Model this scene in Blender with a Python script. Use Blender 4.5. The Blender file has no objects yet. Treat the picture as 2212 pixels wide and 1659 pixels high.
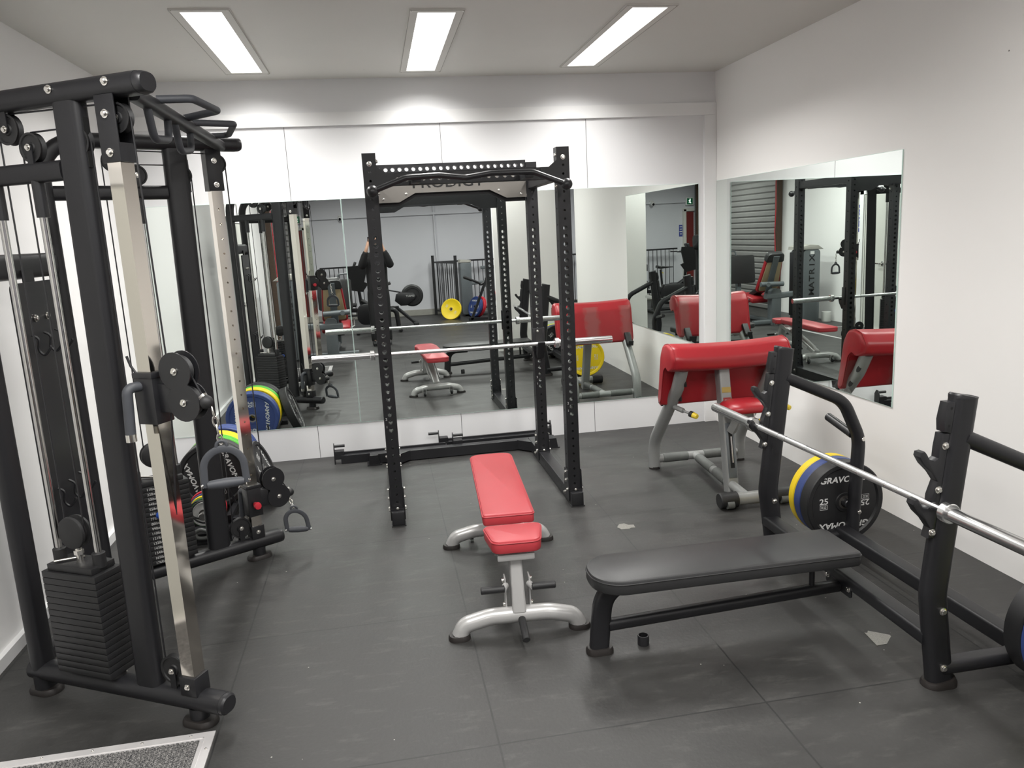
import bpy, bmesh, math, random
from mathutils import Vector, Matrix, Quaternion

random.seed(7)
V = Vector
PI = math.pi
C = bpy.context.scene.collection
SC = bpy.context.scene

# ------------------------------------------------------------------ camera
cam_d = bpy.data.cameras.new('camera')
cam = bpy.data.objects.new('camera', cam_d)
C.objects.link(cam)
F_PX, YAW, PITCH, ROLL = 1678.97, 0.1633, 0.1935, 0.0518
CAM = V((0.7135, -2.4093, 1.7547))
cam_d.sensor_fit = 'HORIZONTAL'
cam_d.sensor_width = 36.0
cam_d.lens = 36.0 * F_PX / 2212.0
cam_d.clip_start = 0.03
cam_d.clip_end = 60
_fwd = V((math.sin(YAW) * math.cos(PITCH), math.cos(YAW) * math.cos(PITCH), -math.sin(PITCH)))
_rt = V((math.cos(YAW), -math.sin(YAW), 0))
_dn = _fwd.cross(_rt)
_r2 = math.cos(ROLL) * _rt + math.sin(ROLL) * _dn
_d2 = -math.sin(ROLL) * _rt + math.cos(ROLL) * _dn
_m = Matrix((( _r2.x, -_d2.x, -_fwd.x, CAM.x), (_r2.y, -_d2.y, -_fwd.y, CAM.y), (_r2.z, -_d2.z, -_fwd.z, CAM.z), (0, 0, 0, 1)))
cam.matrix_world = _m
SC.camera = cam

# ------------------------------------------------------------------ world, exposure
w = bpy.data.worlds.new('world')
SC.world = w
w.use_nodes = True
w.node_tree.nodes['Background'].inputs[0].default_value = (0.75, 0.8, 0.9, 1)
w.node_tree.nodes['Background'].inputs[1].default_value = 0.05
SC.view_settings.view_transform = 'Standard'
SC.view_settings.look = 'None'
SC.view_settings.gamma = 1.0
SC.view_settings.exposure = 0.0
SC.cycles.max_bounces = 12
SC.cycles.glossy_bounces = 8
SC.cycles.diffuse_bounces = 5
SC.cycles.sample_clamp_indirect = 6.0
SC.cycles.blur_glossy = 0.3
LAMP = 36.0          # watts of each of the three fixtures in front of the mirrors
FILL_REAR = 62.0     # watts of each unseen fixture added to light the rear half
FILL_MID = 50.0      # watts of each unseen fixture added over the photographer as fill
LAMP_SPREAD = 142    # degrees, cut-off of the recessed prismatic fittings

# ------------------------------------------------------------------ mesh building
class MB:
    def __init__(s):
        s.v = []
        s.f = []
    def add(s, vs, fs):
        o = len(s.v)
        s.v += [V(p) for p in vs]
        s.f += [tuple(i + o for i in f) for f in fs]
        return s
    def box(s, c, size, R=None, bev=0.0, seg=2):
        bm = bmesh.new()
        bmesh.ops.create_cube(bm, size=1.0)
        for q in bm.verts:
            q.co = V((q.co.x * size[0], q.co.y * size[1], q.co.z * size[2]))
        if bev:
            bmesh.ops.bevel(bm, geom=bm.edges[:], offset=bev, segments=seg, affect='EDGES', profile=0.5)
        return s.bm(bm, c, R)
    def bm(s, bm, c=(0, 0, 0), R=None):
        c = V(c)
        bm.verts.index_update()
        vs = [(R @ q.co if R else q.co) + c for q in bm.verts]
        fs = [[q.index for q in f.verts] for f in bm.faces]
        bm.free()
        return s.add(vs, fs)
    def bar(s, a, b, w, h, up=(0, 0, 1), bev=0.0, ext=0.0):
        a, b = V(a), V(b)
        d = (b - a).normalized()
        a = a - d * ext; b = b + d * ext
        R = frame(d, up)
        return s.box((a + b) / 2, ((b - a).length, w, h), R, bev)
    def cyl(s, a, b, r0, r1=None, seg=20, caps=True, bev=0.0):
        a, b = V(a), V(b)
        r1 = r0 if r1 is None else r1
        d = (b - a)
        L = d.length
        prof = [(r0, 0), (r1, L)]
        if bev:
            prof = [(r0 - bev, 0), (r0, bev), (r1, L - bev), (r1 - bev, L)]
        if caps:
            prof = [(0, prof[0][1])] + prof + [(0, prof[-1][1])]
        return s.lathe(prof, a, d, seg)
    def lathe(s, prof, origin, axis, seg=28, closed=False):
        origin = V(origin)
        R = axis_frame(V(axis))
        vs, fs, rings = [], [], []
        for (r, z) in prof:
            if r < 1e-6:
                rings.append([len(vs)])
                vs.append(origin + R @ V((0, 0, z)))
            else:
                ring = []
                for k in range(seg):
                    a = 2 * PI * k / seg
                    ring.append(len(vs))
                    vs.append(origin + R @ V((r * math.cos(a), r * math.sin(a), z)))
                rings.append(ring)
        pairs = list(zip(rings[:-1], rings[1:]))
        if closed:
            pairs.append((rings[-1], rings[0]))
        for A, B in pairs:
            if len(A) == 1 and len(B) == 1:
                continue
            for k in range(seg):
                k2 = (k + 1) % seg
                if len(A) == 1:
                    fs.append((A[0], B[k2], B[k]))
                elif len(B) == 1:
                    fs.append((A[k], A[k2], B[0]))
                else:
                    fs.append((A[k], A[k2], B[k2], B[k]))
        return s.add(vs, fs)
    def tube(s, pts, prof, up=(0, 0, 1), closed=False, caps=True, scale=None):
        """sweep a 2D profile (list of (u, v)) or a round radius along points"""
        if not isinstance(prof, (list, tuple)):
            r = prof
            prof = [(r * math.cos(2 * PI * k / 14), r * math.sin(2 * PI * k / 14)) for k in range(14)]
        pts = [V(p) for p in pts]
        n = len(pts)
        T = []
        for i in range(n):
            if closed:
                t = (pts[(i + 1) % n] - pts[i]).normalized() + (pts[i] - pts[i - 1]).normalized()
            elif i == 0:
                t = pts[1] - pts[0]
            elif i == n - 1:
                t = pts[-1] - pts[-2]
            else:
                t = (pts[i + 1] - pts[i]).normalized() + (pts[i] - pts[i - 1]).normalized()
            T.append(t.normalized())
        up = V(up)
        v0 = up - T[0] * up.dot(T[0])
        if v0.length < 1e-3:
            up = V((1, 0, 0)) if abs(T[0].x) < 0.9 else V((0, 1, 0))
            v0 = up - T[0] * up.dot(T[0])
        v0.normalize()
        vs, fs = [], []
        m = len(prof)
        for i in range(n):
            if i > 0:
                q = T[i - 1].rotation_difference(T[i])
                v0 = (q @ v0)
                v0 = (v0 - T[i] * v0.dot(T[i])).normalized()
            u0 = v0.cross(T[i])
            k = 1.0
            sc = scale[i] if scale else 1.0
            if 0 < i < n - 1 or closed:
                d1 = (pts[i] - pts[i - 1]).normalized()
                k = 1.0 / max(0.5, d1.dot(T[i]))
                bend = ((pts[(i + 1) % n] - pts[i]).normalized() - d1)
                if bend.length > 1e-5:
                    bend.normalize()
                else:
                    bend = None
            else:
                bend = None
            for (a, b) in prof:
                off = u0 * (a * sc) + v0 * (b * sc)
                if bend is not None:
                    off = off + bend * (off.dot(bend) * (k - 1))
                vs.append(pts[i] + off)
        rng = n if closed else n - 1
        for i in range(rng):
            i2 = (i + 1) % n
            for j in range(m):
                j2 = (j + 1) % m
                fs.append((i * m + j, i * m + j2, i2 * m + j2, i2 * m + j))
        if caps and not closed:
            fs.append(tuple(range(m - 1, -1, -1)))
            fs.append(tuple((n - 1) * m + j for j in range(m)))
        return s.add(vs, fs)
    def prism(s, poly, o, u, v, t, bev=0.0):
        """polygon (2D) in plane o,u,v extruded by t along u x v (centred)"""
        o, u, v = V(o), V(u).normalized(), V(v).normalized()
        nrm = u.cross(v).normalized()
        bm = bmesh.new()
        vs = [bm.verts.new((p[0], p[1], -t / 2)) for p in poly]
        f = bm.faces.new(vs)
        r = bmesh.ops.extrude_face_region(bm, geom=[f])
        for q in r['geom']:
            if isinstance(q, bmesh.types.BMVert):
                q.co.z += t
        if bev:
            es = [e for e in bm.edges if abs(e.verts[0].co.z - e.verts[1].co.z) < 1e-6]
            bmesh.ops.bevel(bm, geom=es, offset=bev, segments=2, affect='EDGES', profile=0.5)
        bmesh.ops.recalc_face_normals(bm, faces=bm.faces[:])
        return s.bm(bm, o, Matrix((u, v, nrm)).transposed())
    def text(s, txt, o, u, v, size, skew=0.0, depth=0.0008, align='CENTER', stretch=1.0, bold=0.0):
        """flat lettering, one solid per glyph run, lying in the plane o,u,v"""
        vs, fs = text_mesh(txt, align, bold)
        o, u, v = V(o), V(u).normalized(), V(v).normalized()
        nn = u.cross(v)
        s.add([o + u * ((p[0] * stretch + skew * p[1]) * size) + v * (p[1] * size) + nn * depth for p in vs], fs)
        return s
    def perf_face(s, o, u, v, wdt, L, holes, depth, nrm, seg=16, cap=False):
        """flat strip o + u*[-w/2,w/2] + v*[0,L] with round holes; nrm points out of the metal"""
        o, u, v, nrm = V(o), V(u), V(v), V(nrm)
        cur = 0.0
        vs, fs = [], []
        def P(a, b, d=0.0):
            vs.append(o + u * a + v * b - nrm * d)
            return len(vs) - 1
        holes = sorted(holes)
        for i, (z, r) in enumerate(holes):
            c = min(wdt / 2, 0.024)
            if i > 0: c = min(c, (z - holes[i - 1][0]) / 2)
            if i < len(holes) - 1: c = min(c, (holes[i + 1][0] - z) / 2)
            c = max(c, r * 1.03)
            if z - c > cur + 1e-6:
                fs.append((P(-wdt / 2, cur), P(wdt / 2, cur), P(wdt / 2, z - c), P(-wdt / 2, z - c)))
            q = seg // 4
            per = []
            for k in range(q): per.append((wdt / 2, -c + 2 * c * k / q))
            for k in range(q): per.append((wdt / 2 - wdt * k / q, c))
            for k in range(q): per.append((-wdt / 2, c - 2 * c * k / q))
            for k in range(q): per.append((-wdt / 2 + wdt * k / q, -c))
            out = [P(a, z + b) for a, b in per]
            inn, dep = [], []
            for k in range(seg):
                a = -PI / 4 + 2 * PI * k / seg
                inn.append(P(r * math.cos(a), z + r * math.sin(a)))
                dep.append(P(r * math.cos(a), z + r * math.sin(a), depth))
            for k in range(seg):
                k2 = (k + 1) % seg
                fs.append((out[k], out[k2], inn[k2], inn[k]))
                fs.append((inn[k], inn[k2], dep[k2], dep[k]))
            if cap:
                fs.append(tuple(dep))
            cur = z + c
        if cur < L - 1e-6:
            fs.append((P(-wdt / 2, cur), P(wdt / 2, cur), P(wdt / 2, L), P(-wdt / 2, L)))
        return s.add(vs, fs)

def frame(d, up=(0, 0, 1)):
    d = V(d).normalized()
    up = V(up)
    if abs(d.dot(up.normalized())) > 0.999:
        up = V((1, 0, 0))
    y = up.cross(d).normalized()
    z = d.cross(y)
    return Matrix((d, y, z)).transposed()

def axis_frame(d):
    d = V(d).normalized()
    h = V((0, 0, 1)) if abs(d.z) < 0.95 else V((1, 0, 0))
    x = h.cross(d).normalized()
    y = d.cross(x)
    return Matrix((x, y, d)).transposed()

_tc = {}
def text_mesh(txt, align='CENTER', bold=0.0):
    k = (txt, align, bold)
    if k not in _tc:
        cu = bpy.data.curves.new('lettering_outline', 'FONT')
        cu.body = txt
        cu.align_x = align
        cu.align_y = 'CENTER'
        cu.resolution_u = 3
        cu.offset = bold
        o = bpy.data.objects.new('lettering_outline', cu)
        m = o.to_mesh()
        _tc[k] = ([tuple(q.co) for q in m.vertices], [tuple(f.vertices) for f in m.polygons])
        o.to_mesh_clear()
        bpy.data.objects.remove(o)
        bpy.data.curves.remove(cu)
    return _tc[k]

def rrect(w, h, r, n=5):
    pts = []
    for cx, cy, a0 in ((w / 2 - r, h / 2 - r, 0), (-w / 2 + r, h / 2 - r, 90), (-w / 2 + r, -h / 2 + r, 180), (w / 2 - r, -h / 2 + r, 270)):
        for k in range(n + 1):
            a = math.radians(a0 + 90 * k / n)
            pts.append((cx + r * math.cos(a), cy + r * math.sin(a)))
    return pts

def fillet(pts, r, n=6):
    """round the inner corners of a polyline"""
    pts = [V(p) for p in pts]
    out = [pts[0]]
    for i in range(1, len(pts) - 1):
        a, b, c = pts[i - 1], pts[i], pts[i + 1]
        rr = r[i - 1] if isinstance(r, (list, tuple)) else r
        d1, d2 = (a - b), (c - b)
        ang = d1.angle(d2)
        t = min(rr / math.tan(ang / 2), d1.length * 0.49, d2.length * 0.49)
        p0 = b + d1.normalized() * t
        p2 = b + d2.normalized() * t
        for k in range(n + 1):
            s = k / n
            out.append(p0 * (1 - s) ** 2 + b * 2 * s * (1 - s) + p2 * s ** 2)
    out.append(pts[-1])
    return out

def arc(c, r, a0, a1, n, u, v):
    c, u, v = V(c), V(u), V(v)
    return [c + u * (r * math.cos(math.radians(a0 + (a1 - a0) * k / n))) + v * (r * math.sin(math.radians(a0 + (a1 - a0) * k / n))) for k in range(n + 1)]

def finish(name, mb, m, smooth=35):
    me = bpy.data.meshes.new(name)
    me.from_pydata([tuple(p) for p in mb.v], [], mb.f)
    me.validate()
    me.materials.append(m)
    if smooth:
        me.polygons.foreach_set('use_smooth', [True] * len(me.polygons))
        me.set_sharp_from_angle(angle=math.radians(smooth))
    me.update()
    return me

def link(name, mb, m, parent=None, smooth=35, loc=None, label=None):
    """mesh built in world coordinates; placed under an (unrotated or rotated) parent keeping its place"""
    o = bpy.data.objects.new(name, None if mb is None else finish(name, mb, m, smooth))
    C.objects.link(o)
    if parent is not None:
        o.parent = parent
    if label:
        o['label'] = label
    return o

class Thing:
    """an Empty at the base that parents its parts; parts are built in WORLD coordinates and shifted to local"""
    def __init__(s, name, label, cat, loc, group=None):
        s.o = bpy.data.objects.new(name, None)
        C.objects.link(s.o)
        s.o.location = loc
        s.o.empty_display_size = 0.1
        s.loc = V(loc)
        s.o['label'] = label
        s.o['category'] = cat
        if group: s.o['group'] = group
    def part(s, name, mb, m, parent=None, smooth=35, label=None, kind=None):
        mb.v = [p - s.loc for p in mb.v]
        o = link(name, mb, m, parent or s.o, smooth, label=label)
        if kind: o['kind'] = kind
        return o
    def bolt(s, p, n, r=0.011, parent=None, name='bolt'):
        key = round(r, 4)
        if key not in _bolts:
            mb = MB()
            mb.lathe([(0, 0), (r * 1.35, 0), (r * 1.35, r * 0.25), (r * 0.95, r * 0.3), (r * 0.95, r * 0.85), (r * 0.7, r * 1.05), (0, r * 1.05)], (0, 0, 0), (0, 0, 1), seg=12)
            _bolts[key] = finish('bolt', mb, M['bolt'])
        o = bpy.data.objects.new(name, _bolts[key])
        C.objects.link(o)
        o.parent = parent or s.o
        o.location = V(p) - s.loc
        o.rotation_mode = 'QUATERNION'
        o.rotation_quaternion = V((0, 0, 1)).rotation_difference(V(n).normalized())
        return o
_bolts = {}

def single(name, label, cat, mb, m, base, group=None, smooth=35, kind=None):
    """a thing that is one mesh, with its origin at its base"""
    base = V(base)
    mb.v = [p - base for p in mb.v]
    o = link(name, mb, m, None, smooth)
    o.location = base
    o['label'] = label
    o['category'] = cat
    if group: o['group'] = group
    if kind: o['kind'] = kind
    return o

def struct(name, mb, m, smooth=35, parent=None):
    o = link(name, mb, m, parent, smooth)
    if parent is None:
        o['kind'] = 'structure'
    return o

def dup(o, parent=None):
    c = o.copy()
    C.objects.link(c)
    c.parent = parent
    for ch in list(o.children):
        dup(ch, c)
    return c

# ------------------------------------------------------------------ materials
M = {}
def mat(name, col, rough=0.5, metal=0.0, var=0.0, scale=30.0, bump=0.0, bscale=200.0, spec=0.5, coat=0.0, rvar=0.0, emit=None, estr=0.0):
    m = bpy.data.materials.new(name)
    m.use_nodes = True
    nt = m.node_tree
    b = nt.nodes['Principled BSDF']
    b.inputs['Base Color'].default_value = (*col, 1)
    b.inputs['Roughness'].default_value = rough
    b.inputs['Metallic'].default_value = metal
    b.inputs['Specular IOR Level'].default_value = spec
    b.inputs['Coat Weight'].default_value = coat
    b.inputs['Coat Roughness'].default_value = 0.15
    tc = nt.nodes.new('ShaderNodeTexCoord')
    if var or rvar:
        n = nt.nodes.new('ShaderNodeTexNoise')
        n.inputs['Scale'].default_value = scale
        n.inputs['Detail'].default_value = 5
        nt.links.new(tc.outputs['Object'], n.inputs['Vector'])
        if var:
            mx = nt.nodes.new('ShaderNodeMix')
            mx.data_type = 'RGBA'
            mx.inputs[6].default_value = (*[c * (1 - var) for c in col], 1)
            mx.inputs[7].default_value = (*[min(1, c * (1 + var)) for c in col], 1)
            nt.links.new(n.outputs['Fac'], mx.inputs[0])
            nt.links.new(mx.outputs[2], b.inputs['Base Color'])
        if rvar:
            mr = nt.nodes.new('ShaderNodeMapRange')
            mr.inputs[3].default_value = max(0, rough - rvar)
            mr.inputs[4].default_value = min(1, rough + rvar)
            nt.links.new(n.outputs['Fac'], mr.inputs[0])
            nt.links.new(mr.outputs[0], b.inputs['Roughness'])
    if bump:
        n2 = nt.nodes.new('ShaderNodeTexNoise')
        n2.inputs['Scale'].default_value = bscale
        n2.inputs['Detail'].default_value = 3
        nt.links.new(tc.outputs['Object'], n2.inputs['Vector'])
        bp = nt.nodes.new('ShaderNodeBump')
        bp.inputs['Strength'].default_value = bump
        bp.inputs['Distance'].default_value = 0.002
        nt.links.new(n2.outputs['Fac'], bp.inputs['Height'])
        nt.links.new(bp.outputs['Normal'], b.inputs['Normal'])
    if emit:
        b.inputs['Emission Color'].default_value = (*emit, 1)
        b.inputs['Emission Strength'].default_value = estr
    M[name] = m
    return m

mat('black_coat', (0.013, 0.013, 0.015), 0.42, spec=0.4, var=0.1, bump=0.08, bscale=500)
mat('black_satin', (0.014, 0.014, 0.016), 0.36, var=0.1)
mat('black_rubber', (0.013, 0.013, 0.014), 0.55, var=0.15, bump=0.1, bscale=300)
mat('foot_rubber', (0.017, 0.014, 0.013), 0.5, var=0.2)
mat('black_vinyl', (0.026, 0.026, 0.027), 0.42, var=0.08, bump=0.12, bscale=350)
mat('red_vinyl', (0.40, 0.036, 0.046), 0.42, var=0.05, scale=8, bump=0.10, bscale=350)
mat('dark_red_vinyl', (0.33, 0.015, 0.022), 0.34, var=0.06, scale=8, bump=0.08, bscale=300)
mat('tan_vinyl', (0.42, 0.32, 0.19), 0.5, var=0.06)
mat('silver_paint', (0.42, 0.415, 0.41), 0.30, metal=0.25, var=0.04, coat=0.3)
mat('grey_paint', (0.27, 0.275, 0.27), 0.36, metal=0.2, var=0.08, scale=14)
mat('machine_grey', (0.13, 0.145, 0.155), 0.4, metal=0.1, var=0.05)
mat('chrome', (0.70, 0.665, 0.61), 0.07, metal=1.0, rvar=0.035, scale=9)
mat('bar_steel', (0.70, 0.70, 0.70), 0.24, metal=1.0)
mat('knurl', (0.60, 0.60, 0.60), 0.40, metal=1.0)
mat('brushed_steel', (0.27, 0.255, 0.235), 0.33, metal=0.9, var=0.12, scale=5)
mat('bolt', (0.78, 0.76, 0.72), 0.18, metal=1.0)
mat('aluminium', (0.72, 0.70, 0.70), 0.4, metal=0.5, var=0.05)
mat('hole_dark', (0.004, 0.004, 0.004), 0.8)
mat('steel_rod', (0.62, 0.61, 0.60), 0.14, metal=1.0)
mat('grey_foam', (0.10, 0.105, 0.10), 0.6, var=0.2)
mat('grip_rubber', (0.045, 0.048, 0.056), 0.55, var=0.1)
mat('plate_black', (0.012, 0.012, 0.013), 0.46, var=0.2, bump=0.05)
mat('plate_blue', (0.030, 0.055, 0.190), 0.45, var=0.08)
mat('plate_yellow', (0.80, 0.58, 0.008), 0.42, var=0.04)
mat('plate_green', (0.08, 0.42, 0.03), 0.45, var=0.05)
mat('plate_dark_green', (0.015, 0.10, 0.02), 0.45, var=0.05)
mat('plate_red', (0.55, 0.02, 0.035), 0.45, var=0.05)
mat('plate_white', (0.72, 0.72, 0.70), 0.45, var=0.05)
mat('lettering', (0.62, 0.62, 0.61), 0.5)
mat('lettering_dark', (0.006, 0.006, 0.007), 0.5)
mat('knob_yellow', (0.80, 0.60, 0.05), 0.35)
mat('knob_red', (0.60, 0.03, 0.05), 0.3)
mat('knob_blue', (0.02, 0.09, 0.45), 0.3)
mat('label_gold', (0.36, 0.25, 0.06), 0.5)
mat('label_red', (0.30, 0.03, 0.03), 0.5)
mat('cloth_black', (0.008, 0.008, 0.009), 0.85, var=0.2, bump=0.2, bscale=120)
mat('skin', (0.52, 0.31, 0.22), 0.5, var=0.05)
mat('hair', (0.012, 0.009, 0.007), 0.6)
mat('phone', (0.01, 0.01, 0.012), 0.25)
mat('shutter_metal', (0.22, 0.215, 0.21), 0.5, metal=0.1, var=0.10, scale=6)
mat('door_paint', (0.62, 0.62, 0.58), 0.45, var=0.02)
mat('door_red', (0.16, 0.02, 0.018), 0.5)
mat('timber_brown', (0.07, 0.045, 0.03), 0.7, var=0.3)
mat('concrete', (0.34, 0.33, 0.30), 0.8, var=0.1, scale=12)
mat('sign_green', (0.02, 0.22, 0.10), 0.4)
mat('sign_blue', (0.04, 0.06, 0.28), 0.5)
mat('paper', (0.75, 0.75, 0.74), 0.6)
mat('orange', (0.65, 0.28, 0.02), 0.5)
mat('bucket', (0.62, 0.62, 0.60), 0.45)
mat('screed', (0.26, 0.25, 0.23), 0.3, metal=0.3, var=0.7, scale=320)

def paint(name, col, seams_x=(), seams_y=(), blotch=0.03, dirty=False):
    """wall paint: faint roller blotches, screw specks, thin board joints at given world positions"""
    m = mat(name, col, 0.55, var=0.0)
    nt = m.node_tree
    b = nt.nodes['Principled BSDF']
    tc = nt.nodes.new('ShaderNodeTexCoord')
    n = nt.nodes.new('ShaderNodeTexNoise')
    n.inputs['Scale'].default_value = 1.3
    n.inputs['Detail'].default_value = 4
    nt.links.new(tc.outputs['Object'], n.inputs['Vector'])
    mx = nt.nodes.new('ShaderNodeMix')
    mx.data_type = 'RGBA'
    mx.inputs[6].default_value = (*[c * (1 - blotch) for c in col], 1)
    mx.inputs[7].default_value = (*[min(1, c * (1 + blotch)) for c in col], 1)
    nt.links.new(n.outputs['Fac'], mx.inputs[0])
    cur = mx.outputs[2]
    vo = nt.nodes.new('ShaderNodeTexVoronoi')
    vo.inputs['Scale'].default_value = 2.2
    nt.links.new(tc.outputs['Object'], vo.inputs['Vector'])
    lt = nt.nodes.new('ShaderNodeMath'); lt.operation = 'LESS_THAN'
    lt.inputs[1].default_value = 0.010
    nt.links.new(vo.outputs['Distance'], lt.inputs[0])
    mask = lt.outputs[0]
    if dirty:
        n3 = nt.nodes.new('ShaderNodeTexNoise')
        n3.inputs['Scale'].default_value = 7
        n3.inputs['Detail'].default_value = 8
        n3.inputs['Roughness'].default_value = 0.75
        nt.links.new(tc.outputs['Object'], n3.inputs['Vector'])
        mr = nt.nodes.new('ShaderNodeMapRange')
        mr.inputs[1].default_value = 0.66; mr.inputs[2].default_value = 0.80
        mr.inputs[3].default_value = 0.0; mr.inputs[4].default_value = 0.35
        nt.links.new(n3.outputs['Fac'], mr.inputs[0])
        mm = nt.nodes.new('ShaderNodeMath'); mm.operation = 'MAXIMUM'
        nt.links.new(mask, mm.inputs[0]); nt.links.new(mr.outputs[0], mm.inputs[1])
        mask = mm.outputs[0]
    sp = nt.nodes.new('ShaderNodeSeparateXYZ')
    nt.links.new(tc.outputs['Object'], sp.inputs[0])
    for ax, lst in (('X', seams_x), ('Y', seams_y)):
        for (p0, z0, z1) in lst:
            d = nt.nodes.new('ShaderNodeMath'); d.operation = 'COMPARE'
            d.inputs[1].default_value = p0; d.inputs[2].default_value = 0.0022
            nt.links.new(sp.outputs[ax], d.inputs[0])
            e = nt.nodes.new('ShaderNodeMath'); e.operation = 'COMPARE'
            e.inputs[1].default_value = (z0 + z1) / 2; e.inputs[2].default_value = (z1 - z0) / 2
            nt.links.new(sp.outputs['Z'], e.inputs[0])
            ml = nt.nodes.new('ShaderNodeMath'); ml.operation = 'MULTIPLY'
            nt.links.new(d.outputs[0], ml.inputs[0]); nt.links.new(e.outputs[0], ml.inputs[1])
            ad = nt.nodes.new('ShaderNodeMath'); ad.operation = 'MAXIMUM'
            nt.links.new(mask, ad.inputs[0]); nt.links.new(ml.outputs[0], ad.inputs[1])
            mask = ad.outputs[0]
    mk = nt.nodes.new('ShaderNodeMix'); mk.data_type = 'RGBA'
    nt.links.new(mask, mk.inputs[0])
    nt.links.new(cur, mk.inputs[6])
    mk.inputs[7].default_value = (0.10, 0.10, 0.10, 1)
    nt.links.new(mk.outputs[2], b.inputs['Base Color'])
    return m

paint('wall_paint_back', (0.74, 0.74, 0.75), seams_x=[(0.107, 2.0, 2.62), (1.298, 2.0, 2.62), (2.484, 2.0, 2.62),
      (0.132, 0, 0.3), (1.317, 0, 0.3), (2.483, 0, 0.3)])  # same white paint as the right wall, darkened to offset strong lamp light
paint('wall_paint', (0.86, 0.845, 0.83), blotch=0.02, dirty=False)  # same white paint, lightened so the right wall looks more brightly lit
paint('wall_paint_left', (0.84, 0.83, 0.825), blotch=0.02)
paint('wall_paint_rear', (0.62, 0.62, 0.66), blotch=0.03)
paint('ceiling_paint', (0.66, 0.645, 0.61), blotch=0.05, dirty=True)
paint('trim_paint', (0.80, 0.80, 0.80), blotch=0.01)

def floor_material():
    m = bpy.data.materials.new('rubber_tiles')
    m.use_nodes = True
    nt = m.node_tree
    L = nt.links.new
    b = nt.nodes['Principled BSDF']
    tc = nt.nodes.new('ShaderNodeTexCoord')
    def noise(scale, detail, rough=0.55, stretch=None):
        n = nt.nodes.new('ShaderNodeTexNoise')
        n.inputs['Scale'].default_value = scale
        n.inputs['Detail'].default_value = detail
        n.inputs['Roughness'].default_value = rough
        if stretch:
            mp = nt.nodes.new('ShaderNodeMapping')
            mp.inputs['Scale'].default_value = stretch
            mp.inputs['Rotation'].default_value = (0, 0, 0.35)
            L(tc.outputs['Object'], mp.inputs['Vector'])
            L(mp.outputs['Vector'], n.inputs['Vector'])
        else:
            L(tc.outputs['Object'], n.inputs['Vector'])
        return n
    def rng(src, a, b_, c, d):
        r = nt.nodes.new('ShaderNodeMapRange')
        for i, x in enumerate((a, b_, c, d)): r.inputs[i + 1].default_value = x
        L(src, r.inputs[0])
        return r.outputs[0]
    def math_(op, a, b_):
        n = nt.nodes.new('ShaderNodeMath'); n.operation = op
        for i, x in enumerate((a, b_)):
            if isinstance(x, (int, float)): n.inputs[i].default_value = x
            else: L(x, n.inputs[i])
        return n.outputs[0]
    def mix(f, a, b_):
        n = nt.nodes.new('ShaderNodeMix'); n.data_type = 'RGBA'
        if isinstance(f, float): n.inputs[0].default_value = f
        else: L(f, n.inputs[0])
        for i, x in ((6, a), (7, b_)):
            if isinstance(x, tuple): n.inputs[i].default_value = (*x, 1)
            else: L(x, n.inputs[i])
        return n.outputs[2]
    big = noise(2.2, 6, 0.6, (1.0, 2.2, 1))
    col = mix(rng(big.outputs['Fac'], 0.3, 0.7, 0, 1), (0.019, 0.0185, 0.018), (0.040, 0.039, 0.0375))
    fine = noise(60, 4)
    col = mix(rng(fine.outputs['Fac'], 0.35, 0.65, 0, 0.25), col, (0.020, 0.0195, 0.019))
    # chalky scuffs
    sc = noise(5.0, 9, 0.72, (1, 3.2, 1))
    col = mix(rng(sc.outputs['Fac'], 0.54, 0.74, 0, 0.40), col, (0.11, 0.108, 0.10))
    # specks of paint and rubber crumbs
    vo = nt.nodes.new('ShaderNodeTexVoronoi'); vo.inputs['Scale'].default_value = 9
    L(tc.outputs['Object'], vo.inputs['Vector'])
    spk = math_('LESS_THAN', vo.outputs['Distance'], 0.032)
    vc = nt.nodes.new('ShaderNodeSeparateColor'); L(vo.outputs['Color'], vc.inputs[0])
    spk = math_('MULTIPLY', spk, math_('GREATER_THAN', vc.outputs[0], 0.62))
    col = mix(spk, col, (0.42, 0.41, 0.37))
    # joints of the one-metre tiles
    sp = nt.nodes.new('ShaderNodeSeparateXYZ'); L(tc.outputs['Object'], sp.inputs[0])
    j = None
    for ax in ('X', 'Y'):
        wob = noise(6, 2)
        p = math_('ADD', sp.outputs[ax], rng(wob.outputs['Fac'], 0, 1, -0.003, 0.003))
        f = math_('FRACT', math_('ADD', p, 100.5), 0)
        d = math_('ABSOLUTE', math_('SUBTRACT', f, 0.5), 0)
        k = math_('LESS_THAN', d, 0.0036)
        j = k if j is None else math_('MAXIMUM', j, k)
    col = mix(j, col, (0.012, 0.012, 0.012))
    L(col, b.inputs['Base Color'])
    L(rng(big.outputs['Fac'], 0.3, 0.7, 0.42, 0.58), b.inputs['Roughness'])
    b.inputs['Specular IOR Level'].default_value = 0.55
    bp = nt.nodes.new('ShaderNodeBump')
    bp.inputs['Strength'].default_value = 0.25
    bp.inputs['Distance'].default_value = 0.003
    h = math_('SUBTRACT', fine.outputs['Fac'], math_('MULTIPLY', j, 2.0))
    L(h, bp.inputs['Height'])
    L(bp.outputs['Normal'], b.inputs['Normal'])
    M['rubber_tiles'] = m
floor_material()

m = mat('mirror_glass', (0.80, 0.845, 0.82), 0.0, metal=1.0)
m = mat('glass_edge', (0.55, 0.72, 0.66), 0.2)

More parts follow.
